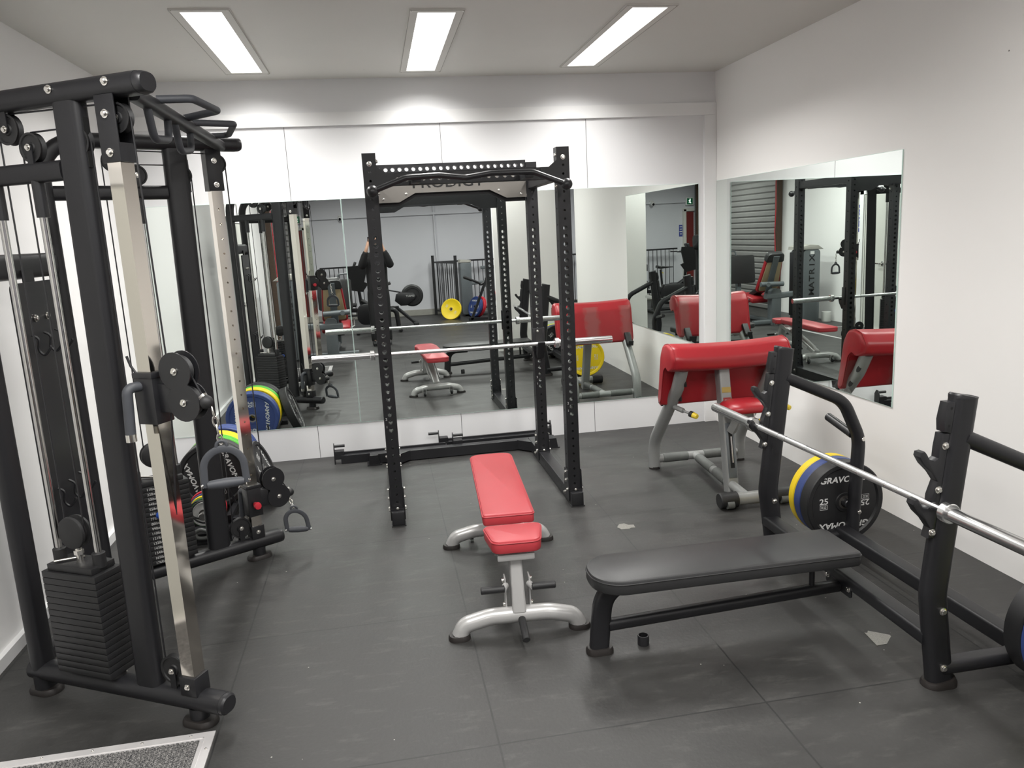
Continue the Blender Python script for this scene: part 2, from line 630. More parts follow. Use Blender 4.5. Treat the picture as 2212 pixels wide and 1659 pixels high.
def carpet_material():
    m = mat('ribbed_carpet', (0.05, 0.05, 0.055), 0.95)
    nt = m.node_tree; L = nt.links.new
    b = nt.nodes['Principled BSDF']
    tc = nt.nodes.new('ShaderNodeTexCoord')
    n = nt.nodes.new('ShaderNodeTexNoise'); n.inputs['Scale'].default_value = 260; n.inputs['Detail'].default_value = 2
    L(tc.outputs['Object'], n.inputs['Vector'])
    cr = nt.nodes.new('ShaderNodeValToRGB')
    cr.color_ramp.elements[0].position = 0.4; cr.color_ramp.elements[0].color = (0.018, 0.018, 0.021, 1)
    cr.color_ramp.elements[1].position = 0.68; cr.color_ramp.elements[1].color = (0.30, 0.29, 0.28, 1)
    L(n.outputs['Fac'], cr.inputs[0]); L(cr.outputs[0], b.inputs['Base Color'])
carpet_material()

def lamp_material(name, strength):
    m = bpy.data.materials.new(name); m.use_nodes = True
    nt = m.node_tree
    nt.nodes.remove(nt.nodes['Principled BSDF'])
    e = nt.nodes.new('ShaderNodeEmission')
    e.inputs[0].default_value = (1.0, 0.985, 0.95, 1)
    e.inputs[1].default_value = strength
    nt.links.new(e.outputs[0], nt.nodes['Material Output'].inputs[0])
    M[name] = m
lamp_material('lit_diffuser', 2.6)
lamp_material('sign_lit', 2.5)

# ------------------------------------------------------------------ the setting
YB, XR, ZC = 3.984, 3.6016, 2.9641
YF = -7.45                      # far wall behind the photographer
struct('floor', MB().box((2.6, -1.75, -0.06), (7.9, 11.9, 0.12)), M['rubber_tiles'], 0)
struct('ceiling', MB().box((2.6, -1.75, ZC + 0.05), (7.9, 11.9, 0.10)), M['ceiling_paint'], 0)
struct('wall_back', MB().box((1.28, YB + 0.07, 1.48), (4.9, 0.14, 2.97)), M['wall_paint_back'], 0)
struct('wall_right', MB().box((XR + 0.06, 1.60, 1.48), (0.12, 4.84, 2.97)), M['wall_paint'], 0)
def left_x(z): return -1.045 - 0.065 * z / 2.96
lw = MB()
for (y0, y1) in ((YF - 0.1, YB),):
    p = [(left_x(0), y0, 0), (left_x(0), y1, 0), (left_x(2.97), y1, 2.97), (left_x(2.97), y0, 2.97)]
    lw.add(p + [(a - 0.12, b, c) for a, b, c in p], [(0, 1, 2, 3), (7, 6, 5, 4), (0, 4, 5, 1), (3, 2, 6, 7), (1, 5, 6, 2), (0, 3, 7, 4)])
struct('wall_left', lw, M['wall_paint_left'], 0)
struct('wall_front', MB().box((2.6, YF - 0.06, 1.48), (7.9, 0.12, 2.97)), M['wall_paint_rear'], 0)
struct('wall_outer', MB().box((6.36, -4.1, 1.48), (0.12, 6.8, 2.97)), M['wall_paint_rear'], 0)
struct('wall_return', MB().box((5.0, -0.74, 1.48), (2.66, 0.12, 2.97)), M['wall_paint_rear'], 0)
struct('wall_partition', MB().box((2.925, -1.095, 1.48), (0.99, 0.09, 2.97)), M['wall_paint'], 0)
struct('trim_1', MB().box((1.25, YB - 0.011, 2.671), (4.70, 0.022, 0.098)), M['trim_paint'])
struct('trim_2', MB().box((3.547, YB - 0.012, 1.311), (0.105, 0.024, 2.62)), M['trim_paint'])
struct('trim_3', MB().box((1.2, YF + 0.03, 2.24), (4.4, 0.06, 0.05)), M['wall_paint_rear'])
struct('baseboard_left', MB().box((-1.034, 1.86, 0.028), (0.03, 4.24, 0.056)), M['trim_paint'])
struct('baseboard_front', MB().box((2.6, YF + 0.05, 0.06), (7.9, 0.10, 0.12)), M['concrete'])

# light fittings set in the ceiling
def ceiling_light(label, x0, y0, watts, group=None, spread=LAMP_SPREAD):
    t = Thing('ceiling_light', label, 'ceiling light', (x0 + 0.105, y0 + 0.77, ZC), group)
    W_, L_ = 0.21, 1.535
    fr = MB()
    fw = 0.047
    z = ZC - 0.004
    fr.box((x0 - fw / 2, y0 + L_ / 2, z), (fw, L_ + 2 * fw, 0.008))
    fr.box((x0 + W_ + fw / 2, y0 + L_ / 2, z), (fw, L_ + 2 * fw, 0.008))
    fr.box((x0 + W_ / 2, y0 - fw / 2, z), (W_, fw, 0.008))
    fr.box((x0 + W_ / 2, y0 + L_ + fw / 2, z), (W_, fw, 0.008))
    f = t.part('frame', fr, M['ceiling_paint'], smooth=0)
    g = MB()
    o = fw - 0.004
    for (a, b, c, d) in ((-o, -o, W_ + o, -o + 0.003), (-o, L_ + o - 0.003, W_ + o, L_ + o), (-o - 0.003, -o, -o, L_ + o), (W_ + o, -o, W_ + o + 0.003, L_ + o)):
        g.box((x0 + (a + c) / 2, y0 + (b + d) / 2, ZC - 0.0084), (c - a, d - b, 0.0012))
    t.part('frame_edge', g, M['concrete'], f, smooth=0)
    t.part('diffuser', MB().box((x0 + W_ / 2, y0 + L_ / 2, ZC - 0.003), (W_, L_, 0.005)), M['lit_diffuser'], smooth=0)
    ld = bpy.data.lights.new('tube_light', 'AREA')
    ld.shape = 'RECTANGLE'; ld.size = W_ - 0.01; ld.size_y = L_ - 0.01
    ld.energy = watts; ld.spread = math.radians(spread); ld.color = (1.0, 0.985, 0.955)
    lo = bpy.data.objects.new('tube_light', ld); C.objects.link(lo)
    lo.parent = t.o; lo.location = V((x0 + W_ / 2, y0 + L_ / 2, ZC - 0.0075)) - t.loc
    for (a, b) in ((-0.036, -0.036), (W_ + 0.036, -0.036), (-0.036, L_ + 0.036), (W_ + 0.036, L_ + 0.036)):
        t.bolt((x0 + a, y0 + b, ZC - 0.008), (0, 0, -1), 0.004, name='screw')
ceiling_light('lit recessed strip light above the black cable machine', -0.183, 2.141, LAMP)
ceiling_light('lit recessed strip light above the black squat rack', 1.052, 2.175, LAMP)
ceiling_light('lit recessed strip light nearest the right-hand wall', 2.255, 2.098, LAMP)
for x in (-0.1, 2.3, 4.6):  # out-of-view fittings, added to light the rear room
    ceiling_light('lit recessed strip light in the ceiling behind the photographer', x, -5.6, FILL_REAR, 'rear ceiling lights', 170)
for x in (-0.183, 1.052, 2.255):  # out-of-view row, added to brighten the right-hand wall
    ceiling_light('lit recessed strip light in the ceiling above the photographer', x, -1.75, FILL_MID, 'middle ceiling lights', 170)

# wall mirrors
def mirror(label, c, size, nrm):
    t = Thing('wall_mirror', label, 'mirror', (c[0], c[1], c[2] - size[2] / 2))
    th = 0.006
    n = V(nrm)
    cc = V(c)
    ex = (th, size[1], size[2]) if abs(n.x) > 0.5 else (size[0], th, size[2])
    t.part('glass', MB().box(cc, ex), M['mirror_glass'], smooth=0)
    e = MB()
    for sgn in (-1, 1):
        if abs(n.x) > 0.5:
            e.box(cc + V((0, sgn * (size[1] / 2 + 0.0008), 0)), (th, 0.0016, size[2] + 0.003))
            e.box(cc + V((0, 0, sgn * (size[2] / 2 + 0.0008))), (th, size[1], 0.0016))
        else:
            e.box(cc + V((sgn * (size[0] / 2 + 0.0008), 0, 0)), (0.0016, th, size[2] + 0.003))
            e.box(cc + V((0, 0, sgn * (size[2] / 2 + 0.0008))), (size[0], th, 0.0016))
    t.part('polished_edge', e, M['glass_edge'], smooth=0)
mirror('frameless wall mirror behind the cable machine, left panel of the long wall', (-0.249, YB - 0.0042, 1.173), (1.455, 0.006, 1.796), (0, -1, 0))
mirror('wide frameless wall mirror behind the black squat rack', (1.966, YB - 0.0042, 1.172), (2.960, 0.006, 1.800), (0, -1, 0))
mirror('frameless mirror on the right-hand wall above the red preacher pad', (XR - 0.0042, 2.753, 1.363), (0.006, 2.376, 1.444), (-1, 0, 0))

# ------------------------------------------------------------------ things far behind, seen in the mirrors
# roller shutter on the left-hand wall
t = Thing('roller_shutter', 'wide ribbed grey roller shutter on the left wall, seen in mirror', 'roller shutter', (-1.06, -5.37, 0))
sl = MB()
n_sl = 26
for k in range(n_sl):
    z0 = 2.9 * k / n_sl; z1 = 2.9 * (k + 1) / n_sl
    x = left_x((z0 + z1) / 2) + 0.02
    prof = [(0.006, 0), (0.034, 0.25), (0.034, 0.80), (0.006, 1.0)]
    vs = []
    for (dx, f) in prof:
        for y in (-7.15, -3.5): vs.append((x + dx, y, z0 + (z1 - z0) * f))
    vs += [(x - 0.015, -7.15, z0), (x - 0.015, -3.5, z0), (x - 0.015, -7.15, z1), (x - 0.015, -3.5, z1)]
    sl.add(vs, [(0, 1, 3, 2), (2, 3, 5, 4), (4, 5, 7, 6), (9, 8, 10, 11), (0, 2, 4, 6, 10, 8), (1, 9, 11, 7, 5, 3)])
t.part('curtain', sl, M['shutter_metal'], smooth=0)
t.part('guide_rail', MB().box((-1.02, -3.45, 1.45), (0.10, 0.09, 2.9)), M['timber_brown'], smooth=0)
t.part('guide_rail', MB().box((-1.02, -7.19, 1.45), (0.10, 0.09, 2.9)), M['timber_brown'], smooth=0)
t.part('cable', MB().tube(fillet([(-0.955, -3.44, 2.6), (-0.95, -3.42, 1.9), (-0.955, -3.46, 1.5), (-0.95, -3.41, 1.0), (-0.95, -3.43, 0.6)], 0.2), 0.008), M['plate_red'])
ch = MB()
for k in range(80):
    z = 2.55 - k * 0.022
    R = Matrix.Rotation(PI / 2 * (k % 2), 3, 'Z')
    ch.tube([V((-0.93, -7.14, z)) + R @ V((0.010 * math.cos(a), 0, 0.017 * math.sin(a))) for a in [2 * PI * q / 8 for q in range(8)]], [(0.004 * math.cos(2 * PI * q / 5), 0.004 * math.sin(2 * PI * q / 5)) for q in range(5)], closed=True)
t.part('hand_chain', ch, M['machine_grey'])

# white double doors on the left wall beside the mat
def door_leaf(name, y0, y1, knob_y):
    t_ = MB().box((-1.03, (y0 + y1) / 2, 1.02), (0.045, y1 - y0 - 0.006, 2.03))
    o = struct(name, t_, M['door_paint'], 0)
    h = MB()
    h.lathe([(0, 0), (0.032, 0), (0.032, 0.008), (0.013, 0.010), (0.013, 0.045), (0, 0.045)], (-1.0075, knob_y, 1.0), (1, 0, 0), 20)
    sg = 1 if knob_y < (y0 + y1) / 2 else -1
    h.bar((-0.966, knob_y, 1.0), (-0.966, knob_y + sg * 0.11, 1.0), 0.016, 0.018, bev=0.004)
    link('door_handle', h, M['steel_rod'], o)
    return o
door_leaf('door_1', -0.80, -0.245, -0.31)
door_leaf('door_2', -0.245, 0.31, -0.18)
struct('trim_4', MB().box((-1.03, -0.85, 1.05), (0.07, 0.09, 2.10)).box((-1.03, 0.36, 1.05), (0.07, 0.09, 2.10)).box((-1.03, -0.245, 2.075), (0.07, 1.30, 0.07)), M['trim_paint'], 0)
t = Thing('wall_notice', 'narrow blue notice on the wall beside the white double doors', 'notice', (-1.075, -0.99, 1.5))
t.part('sheet', MB().box((-1.076, -0.99, 1.68), (0.004, 0.13, 0.42)), M['sign_blue'], smooth=0)
li = MB()
for k, ww in enumerate((0.09, 0.06, 0.10, 0.08, 0.05, 0.09)):
    li.box((-1.0735, -0.99, 1.83 - k * 0.058), (0.001, ww, 0.022))
t.part('lettering', li, M['lettering'], smooth=0)
single('paper_notice', 'tall white paper notice above the blue notice by the double doors', 'notice', MB().box((-1.082, -0.99, 2.12), (0.003, 0.14, 0.40)), M['paper'], (-1.082, -0.99, 1.92), smooth=0)

# dark red door in the far corner with its exit sign
t = struct('door_3', MB().box((-0.90, YF + 0.03, 1.0), (0.20, 0.04, 2.0)), M['door_red'], 0)
struct('trim_5', MB().box((-0.775, YF + 0.04, 1.03), (0.07, 0.08, 2.06)).box((-0.90, YF + 0.04, 2.05), (0.30, 0.08, 0.07)), M['door_paint'], 0)
t = Thing('exit_sign', 'small lit green exit sign above the dark red door', 'exit sign', (-0.90, YF + 0.05, 2.15))
t.part('case', MB().box((-0.90, YF + 0.04, 2.24), (0.19, 0.07, 0.18), bev=0.01), M['paper'])
t.part('face', MB().box((-0.90, YF + 0.078, 2.24), (0.14, 0.004, 0.14)), M['sign_green'], smooth=0)
pi = MB()
pi.cyl((-0.905, YF + 0.080, 2.285), (-0.905, YF + 0.083, 2.285), 0.012)
pi.bar((-0.905, YF + 0.082, 2.27), (-0.90, YF + 0.082, 2.235), 0.022, 0.003, up=(0, 1, 0))
pi.bar((-0.90, YF + 0.082, 2.235), (-0.925, YF + 0.082, 2.195), 0.012, 0.003, up=(0, 1, 0))
pi.bar((-0.90, YF + 0.082, 2.235), (-0.875, YF + 0.082, 2.205), 0.012, 0.003, up=(0, 1, 0))
pi.bar((-0.90, YF + 0.082, 2.265), (-0.87, YF + 0.082, 2.250), 0.010, 0.003, up=(0, 1, 0))
t.part('running_figure', pi, M['sign_lit'])
t = Thing('wall_notice', 'small blue notice on the far wall beside the dark red door', 'notice', (-0.70, YF, 1.44))
t.part('sheet', MB().box((-0.70, YF + 0.004, 1.57), (0.09, 0.005, 0.27)), M['sign_blue'], smooth=0)
li = MB()
for k, ww in enumerate((0.06, 0.05, 0.07, 0.04)):
    li.box((-0.70, YF + 0.0075, 1.66 - k * 0.055), (ww, 0.001, 0.02))
t.part('lettering', li, M['lettering'], smooth=0)
t = Thing('security_camera', 'white dome camera high on the far wall', 'camera', (0.02, YF, 2.2))
t.part('mount', MB().lathe([(0, 0), (0.06, 0), (0.06, 0.03), (0.05, 0.04), (0, 0.04)], (0.02, YF, 2.24), (0, 1, 0)), M['paper'])
t.part('body', MB().lathe([(0.045, 0), (0.05, 0.06), (0.042, 0.10), (0.0, 0.125)], (0.02, YF + 0.04, 2.24), (0, 1, -0.35)), M['paper'])
t.part('lens', MB().lathe([(0, 0), (0.03, 0), (0.026, 0.015), (0, 0.02)], (0.02, YF + 0.145, 2.205), (0, 1, -0.35)), M['phone'])
single('conduit_pipe', 'pale vertical conduit pipe on the far wall', 'pipe', MB().tube(fillet([(2.07, YF + 0.03, 2.95), (2.07, YF + 0.03, 1.6), (2.10, YF + 0.03, 0.14)], 0.2), 0.022), M['wall_paint_rear'], (2.10, YF + 0.03, 0.12))

# black railings along the far wall
def railing(label, a, b, post_first=False, post_last=False):
    a, b = V(a), V(b)
    t_ = Thing('railing', label, 'railing', (a + b) / 2)
    d = (b - a).normalized(); L_ = (b - a).length
    up = V((0, 0, 1))
    t_.part('top_rail', MB().bar(a + up * 1.17, b + up * 1.17, 0.035, 0.035), M['black_satin'], smooth=0)
    t_.part('bottom_rail', MB().bar(a + up * 0.10, b + up * 0.10, 0.035, 0.035), M['black_satin'], smooth=0)
    n = max(2, int(L_ / 0.10))
    for k in range(1, n):
        p = a + d * (L_ * k / n)
        t_.part('baluster', MB().cyl(p + up * 0.10, p + up * 1.17, 0.008, seg=8), M['black_satin'])
    for p in ([a] if post_first else []) + ([b] if post_last else []):
        t_.part('post', MB().box(p + up * 0.66, (0.06, 0.06, 1.32)), M['black_satin'], smooth=0)
    return t_
railing('black metal railing along the far wall, left of the photographer', (-0.50, -7.18, 0), (0.70, -7.18, 0), post_last=True)
railing('long black metal railing along the far wall, right of the rower', (1.96, -7.18, 0), (5.6, -7.18, 0), post_first=True, post_last=True)
railing('short black railing panel jutting out beside the grey weight tower', (2.0, -7.10, 0), (2.36, -6.15, 0), post_last=True)

# ------------------------------------------------------------------ dual cable machine by the left wall
def cable_machine():
    t = Thing('cable_machine', 'tall black dual-stack cable machine with chrome posts against the left wall', 'cable machine', (-0.79, 1.187, 0))
    blk, sat = M['black_coat'], M['black_satin']
    oval = rrect(0.088, 0.076, 0.036)
    def side(A, d, n):
        A, d, n = V((A[0], A[1], 0)), V((d[0], d[1], 0)), V((n[0], n[1], 0))
        def P(s, o=0.0, z=0.0): return A + d * s + n * o + V((0, 0, z))
        bx = lambda s, o, z, ls, ln, lz, bev=0.003: MB().box(P(s, o, z), (ls, ln, lz), frame(d), bev)
        # base beam, end caps, feet
        t.part('base_beam', MB().tube([P(-0.01, 0, 0.098), P(0.945, 0, 0.098)], oval), blk)
        t.part('end_cap', MB().tube([P(0.945, 0, 0.098), P(0.958, 0, 0.098), P(0.965, 0, 0.098)], rrect(0.086, 0.074, 0.035), scale=[1.0, 0.97, 0.8]), sat)
        for s in (0.82, 0.03):
            f = t.part('foot', MB().cyl(P(s, 0, 0.02), P(s, 0, 0.07), 0.036), blk)
            t.part('foot_pad', MB().tube([P(s, 0, 0.0), P(s, 0, 0.012), P(s, 0, 0.024)], rrect(0.140, 0.096, 0.045), up=n, scale=[1.0, 1.0, 0.88]).lathe([(0, 0), (0.01, 0)], P(s, 0, 0.02), (0, 0, 1)), M['foot_rubber'], f)
        # rear post that bends over into the top beam
        path = fillet([P(0.035, 0, 0.0), P(0.035, 0, 2.276), P(0.945, 0, 2.276)], 0.20, 10)
        t.part('rear_post', MB().tube(path, rrect(0.07, 0.085, 0.03), up=n), blk)
        t.part('end_cap', MB().tube([P(0.945, 0, 2.276), P(0.962, 0, 2.276), P(0.972, 0, 2.276)], rrect(0.068, 0.083, 0.03), up=n, scale=[1.0, 0.97, 0.82]), sat)
        # front column, flat oval
        t.part('column', MB().tube([P(0.604, 0, 0.125), P(0.634, 0, 2.25)], rrect(0.118, 0.062, 0.029), up=n), blk)
        t.part('slot', bx(0.690, 0, 2.115, 0.006, 0.022, 0.16, 0), M['hole_dark'], smooth=0)
        # middle beam
        t.part('middle_beam', MB().tube([P(0.03, 0, 2.035), P(0.575, 0, 2.035)], rrect(0.05, 0.068, 0.02), up=(0, 0, 1)), blk)
        # chrome post with adjusting holes
        ps, hw = 0.815, 0.028
        mb = MB()
        hl = [(0.12 + 0.0762 * k, 0.0055) for k in range(23)]
        o_, z0, L_ = P(ps, 0, 0), 0.15, 1.92
        zz = V((0, 0, 1))
        for (nn, uu, hs) in ((n, None, hl), (-n, None, []), (d, None, []), (-d, None, [])):
            u_ = zz.cross(nn)
            mb.perf_face(o_ + nn * hw + zz * z0, u_, zz, 2 * hw, L_, hs, 0.02, nn, 12, cap=True)
        t.part('chrome_post', mb, M['chrome'], smooth=0)
        t.part('post_socket', bx(ps, 0, 0.163, 0.074, 0.074, 0.075), sat)
        t.bolt(P(ps, 0.0375, 0.165), n, 0.009)
        t.bolt(P(ps, -0.0375, 0.165), -n, 0.009)
        mb = MB()
        for o in (-0.0325, 0.0325):
            mb.box(P(ps, o, 2.145), (0.078, 0.007, 0.21), frame(d), 0.002)
        mb.box(P(ps - 0.036, 0, 2.145), (0.007, 0.066, 0.21), frame(d))
        mb.box(P(ps + 0.036, 0, 2.07), (0.007, 0.066, 0.06), frame(d))
        t.part('post_bracket', mb, blk)
        for z in (2.19, 2.07):
            for sg in (1, -1): t.bolt(P(ps, 0.036 * sg, z), n * sg, 0.0105)
        t.bolt(P(0.60, -0.043, 2.285), -n, 0.0105); t.bolt(P(0.84, -0.043, 2.285), -n, 0.0105)
        t.bolt(P(0.60, 0.043, 2.285), n, 0.0105); t.bolt(P(0.84, 0.043, 2.285), n, 0.0105)
        # guide rods and collars
        for s in (0.237, 0.437):
            r = t.part('guide_rod', MB().cyl(P(s, 0, 0.12), P(s, 0, 2.02), 0.0125, seg=16), M['steel_rod'])
            t.part('sleeve', MB().cyl(P(s, 0, 1.885), P(s, 0, 2.01), 0.021), sat, r)
            t.part('collar', MB().cyl(P(s, 0, 0.585), P(s, 0, 0.645), 0.024, bev=0.003), M['black_rubber'], r)
            t.part('bumper', MB().cyl(P(s, 0, 0.125), P(s, 0, 0.15), 0.03), M['black_rubber'], r)
        # weight stack
        for k in range(16):
            z = 0.153 + 0.0263 * k
            w_ = t.part('weight_plate', MB().box(P(0.338, 0, z + 0.0123), (0.268, 0.128, 0.0242), frame(d), 0.0012), M['plate_black'])
            lb = '%dlbs' % (11 * (16 - k))
            u_ = zz.cross(n)
            t.part('lettering', MB().text(lb, P(0.338, 0.0645, z + 0.0115) - u_ * 0.055, u_, zz, 0.019), M['lettering'], w_, smooth=0)
        t.part('top_plate', MB().box(P(0.338, 0, 0.586), (0.225, 0.108, 0.026), frame(d), 0.002), M['plate_black'])
        t.part('pull_stem', MB().cyl(P(0.338, 0, 0.597), P(0.338, 0, 0.655), 0.012).cyl(P(0.338, 0, 0.628), P(0.338, 0, 0.645), 0.018, seg=6), M['bolt'])
        pin = t.part('selector_pin', MB().cyl(P(0.30, 0.06, 0.425), P(0.30, 0.10, 0.425), 0.006).lathe([(0, 0), (0.017, 0.002), (0.019, 0.014), (0.012, 0.026), (0, 0.027)], P(0.30, 0.09, 0.425), n, 18), M['knob_blue'])
        t.part('retaining_cord', MB().tube([P(0.30 + 0.03 + 0.022 * math.cos(k * 0.9), 0.082 + 0.012 * math.sin(k * 0.9), 0.425 + 0.0035 * k) for k in range(48)], 0.0025), sat, pin)
        t.part('spare_pin', MB().cyl(P(0.255, -0.045, 0.608), P(0.33, 0.03, 0.606), 0.005), M['bolt'])
        # pulleys
        def pulley(s, z, r, o=0.0, covers=False, axis=None):
            ax = axis or n
            c = P(s, o, z)
            q = t.part('pulley', MB().lathe([(0, -0.011), (r * 0.35, -0.013), (r * 0.4, -0.008), (r * 0.82, -0.008), (r * 0.86, -0.0125), (r, -0.0125), (r * 0.86, 0), (r, 0.0125), (r * 0.86, 0.0125), (r * 0.82, 0.008), (r * 0.4, 0.008), (r * 0.35, 0.013), (0, 0.011)], c, ax, 32), M['black_rubber'])
            for sg in (1, -1):
                t.bolt(c + ax * (0.019 * sg), ax * sg, 0.009, q, 'pulley_bolt')
            return q
        def hanger(s, z, z1, wd=0.026):
            mb = MB()
            for sg in (-1, 1): mb.prism(rrect(wd, abs(z1 - z) + wd, wd * 0.49), P(s, 0.0165 * sg, (z + z1) / 2), d, (0, 0, 1), 0.004)
            t.part('pulley_hanger', mb, blk)
        pulley(0.345, 2.185, 0.052); hanger(0.345, 2.185, 2.245)
        pulley(0.440, 2.118, 0.050); hanger(0.440, 2.118, 2.055)
        pulley(0.655, 2.118, 0.050)
        pulley(0.838, 2.178, 0.048)
        pulley(0.730, 0.205, 0.058); hanger(0.730, 0.205, 0.135)
        # big covered pulley over the stack
        q = t.part('stack_pulley', MB().lathe([(0, -0.028), (0.05, -0.028), (0.062, -0.022), (0.064, -0.012), (0.052, -0.008), (0.052, 0.008), (0.064, 0.012), (0.062, 0.022), (0.05, 0.028), (0, 0.028)], P(0.335, 0, 0.718), n, 36), M['black_rubber'])
        # cables
        cb = 0.0032
        def cable(pts): t.part('cable', MB().tube(pts, [(cb * math.cos(2 * PI * k / 6), cb * math.sin(2 * PI * k / 6)) for k in range(6)]), sat)
        cable([P(0.293, 0, 0.72), P(0.293, 0, 2.185)])
        cable([P(0.385, 0, 0.72), P(0.390, 0, 2.118)])
        cable([P(0.345, 0, 2.236), P(0.838, 0, 2.226)])
        cable([P(0.440, 0, 2.168), P(0.628, 0, 2.168)])
        cable([P(0.703, 0.0, 2.118), P(0.690, 0.0, 0.20)])
        return P, d, n, zz, pulley, cable
    for (A, d, n, zc, swing) in (((-0.79, 0.81), (0.8693, -0.4943), (0.4943, 0.8693), 1.255, 0.0), ((-0.79, 1.565), (0.8693, 0.4943), (0.4943, -0.8693), 0.348, 0.0)):
        P, d, n, zz, pulley, cable = side(A, d, n)
        ps = 0.815
        # sliding carriage on the chrome post
        car = t.part('carriage', MB().box(P(ps, 0, zc), (0.080, 0.080, 0.178), frame(d), 0.003), sat)
        t.part('carriage_collar', MB().box(P(ps, 0, zc + 0.082), (0.086, 0.086, 0.02), frame(d), 0.003), sat, car)
        hp = fillet([P(ps - 0.02, -0.035, zc + 0.045), P(ps - 0.03, -0.082, zc + 0.045), P(ps - 0.034, -0.090, zc - 0.115)], 0.06, 8)
        t.part('carriage_handle', MB().tube(hp, 0.0175), M['grip_rubber'], car)
        t.part('handle_cap', MB().cyl(hp[-1] + V((0, 0, 0.004)), hp[-1] - V((0, 0, 0.022)), 0.0178), M['bolt'], car)
        kn = MB().cyl(P(ps, 0.038, zc - 0.02), P(ps, 0.062, zc - 0.02), 0.014)
        kn.lathe([(0, 0), (0.018, 0.0), (0.021, 0.012), (0.018, 0.026), (0, 0.03)], P(ps, 0.058, zc - 0.02), n, 20)
        t.part('pull_knob', kn, M['knob_red'], car)
        lv = MB().tube([P(ps - 0.035, -0.03, zc + 0.09), P(ps - 0.048, -0.035, zc + 0.115), P(ps - 0.055, -0.04, zc + 0.15)], 0.0045)
        t.part('release_lever', lv, sat, car)
        # swivelling double-pulley cage
        c1, c2 = P(ps + 0.125, 0, zc + 0.095), P(ps + 0.148, 0, zc - 0.012)
        ax = (c1 - c2)
        def fig8(o):
            loc = lambda p: (p - P(ps + 0.135, 0, zc + 0.04))
            pts = []
            R_ = 0.066
            u2 = lambda p: (loc(p).dot(d), loc(p).z)
            a1, a2 = u2(c1), u2(c2)
            axx = V((a1[0] - a2[0], a1[1] - a2[1])); L_ = axx.length
            base = math.degrees(math.atan2(axx.y, axx.x))
            half = math.degrees(math.acos(L_ / 2 / R_)) if L_ / 2 < R_ else 0
            half = max(half, 28)
            for k in range(21):
                a = math.radians(base - 180 + half + (360 - 2 * half) * k / 20)
                pts.append((a1[0] + R_ * math.cos(a), a1[1] + R_ * math.sin(a)))
            for k in range(21):
                a = math.radians(base + half + (360 - 2 * half) * k / 20)
                pts.append((a2[0] + R_ * math.cos(a), a2[1] + R_ * math.sin(a)))
            return MB().prism(pts, P(ps + 0.135, o, zc + 0.04), d, (0, 0, 1), 0.004)
        for sg in (-1, 1):
            g = t.part('pulley_guard', fig8(0.0215 * sg), sat)
            for c in (c1, c2): t.bolt(c + n * (0.024 * sg), n * sg, 0.0095, g, 'guard_bolt')
        for c in (c1, c2):
            mb = MB().lathe([(0, -0.011), (0.052, -0.0125), (0.044, 0), (0.052, 0.0125), (0, 0.011)], c, n, 28)
            t.part('pulley', mb, M['black_rubber'])
        t.part('swivel_block', MB().box(P(ps + 0.062, 0, zc + 0.0), (0.06, 0.036, 0.10), frame(d), 0.004), sat)
        # cable end with ball stop
        be = P(ps + 0.222, 0.0, zc - 0.012)
        ball = t.part('cable_stop', MB().lathe([(0.012 * 0 + 0.024 * math.sin(PI * k / 10), -0.024 * math.cos(PI * k / 10)) for k in range(11)], be, (0, 0, 1), 20), M['black_rubber'])
        t.part('cable_ferrule', MB().lathe([(0.006, 0.01), (0.02, 0.014), (0.023, 0.022), (0.012, 0.028), (0.005, 0.03)], be, (be - P(ps + 0.148, 0, zc + 0.05)) * -1, 16), M['bolt'], ball)
        cable([c1 + d * 0.045 + V((0, 0, -0.01)), be])
        cable([P(0.883, 0, 2.178), P(0.893, 0, zc + 0.10)])
        cable([P(0.775, 0, 0.225), P(0.89, 0, zc + 0.03)] if zc > 0.6 else [P(0.778, 0, 0.22), P(0.80, 0.05, zc)])
    # cross parts joining both halves
    t.part('rear_crossbeam', MB().tube([(-0.765, 0.79, 1.715), (-0.765, 1.585, 1.715)], rrect(0.105, 0.06, 0.026), up=(1, 0, 0)), blk)
    t.part('mounting_plate', MB().box((-0.752, 1.585 - 0.02, 1.71), (0.03, 0.05, 0.19), None, 0.01), blk)
    t.part('rear_base_beam', MB().tube([(-0.79, 0.83, 0.098), (-0.79, 1.545, 0.098)], rrect(0.07, 0.05, 0.02), up=(1, 0, 0)), blk)
    t.part('front_crossbar', MB().tube([(-0.025, 0.43, 2.262), (-0.025, 1.944, 2.262)], rrect(0.05, 0.05, 0.015), up=(0, 0, 1)), blk)
    pn = t.part('back_panel', MB().prism(rrect(0.44, 1.41, 0.03), (-0.718, 1.20, 0.945), (0, 1, 0), (0, 0, 1), 0.012), M['black_satin'])
    t.part('panel_bracket', MB().box((-0.728, 1.18, 1.64), (0.012, 0.09, 0.12)), blk)
    for y in (1.14, 1.26): t.bolt((-0.710, y, 1.50), (1, 0, 0), 0.012)
    for z in (1.40, 0.74):
        for y in (1.07, 1.19, 1.31):
            hk = fillet([(-0.706, y, z + 0.035), (-0.680, y, z + 0.02), (-0.690, y, z - 0.03), (-0.668, y, z - 0.055), (-0.640, y, z - 0.02), (-0.643, y, z - 0.012)], 0.03, 4)
            t.part('hook', MB().tube(hk, 0.005), sat)
    # pull-up grips
    for (y0, y1) in ((0.705, 1.15), (1.275, 1.73)):
        g = fillet([(-0.015, y0, 2.285), (0.102, y0 + 0.025, 2.29), (0.140, y0 + 0.31, 2.29), (-0.02, y0 + 0.45, 2.285)] if y0 < 1 else [(-0.015, y0, 2.285), (0.140, y0 + 0.11, 2.29), (0.055, y0 + 0.47, 2.29), (-0.03, y0 + 0.45, 2.285)], 0.035, 5)
        t.part('pull_up_grip', MB().tube(g, 0.0145), M['grip_rubber'])
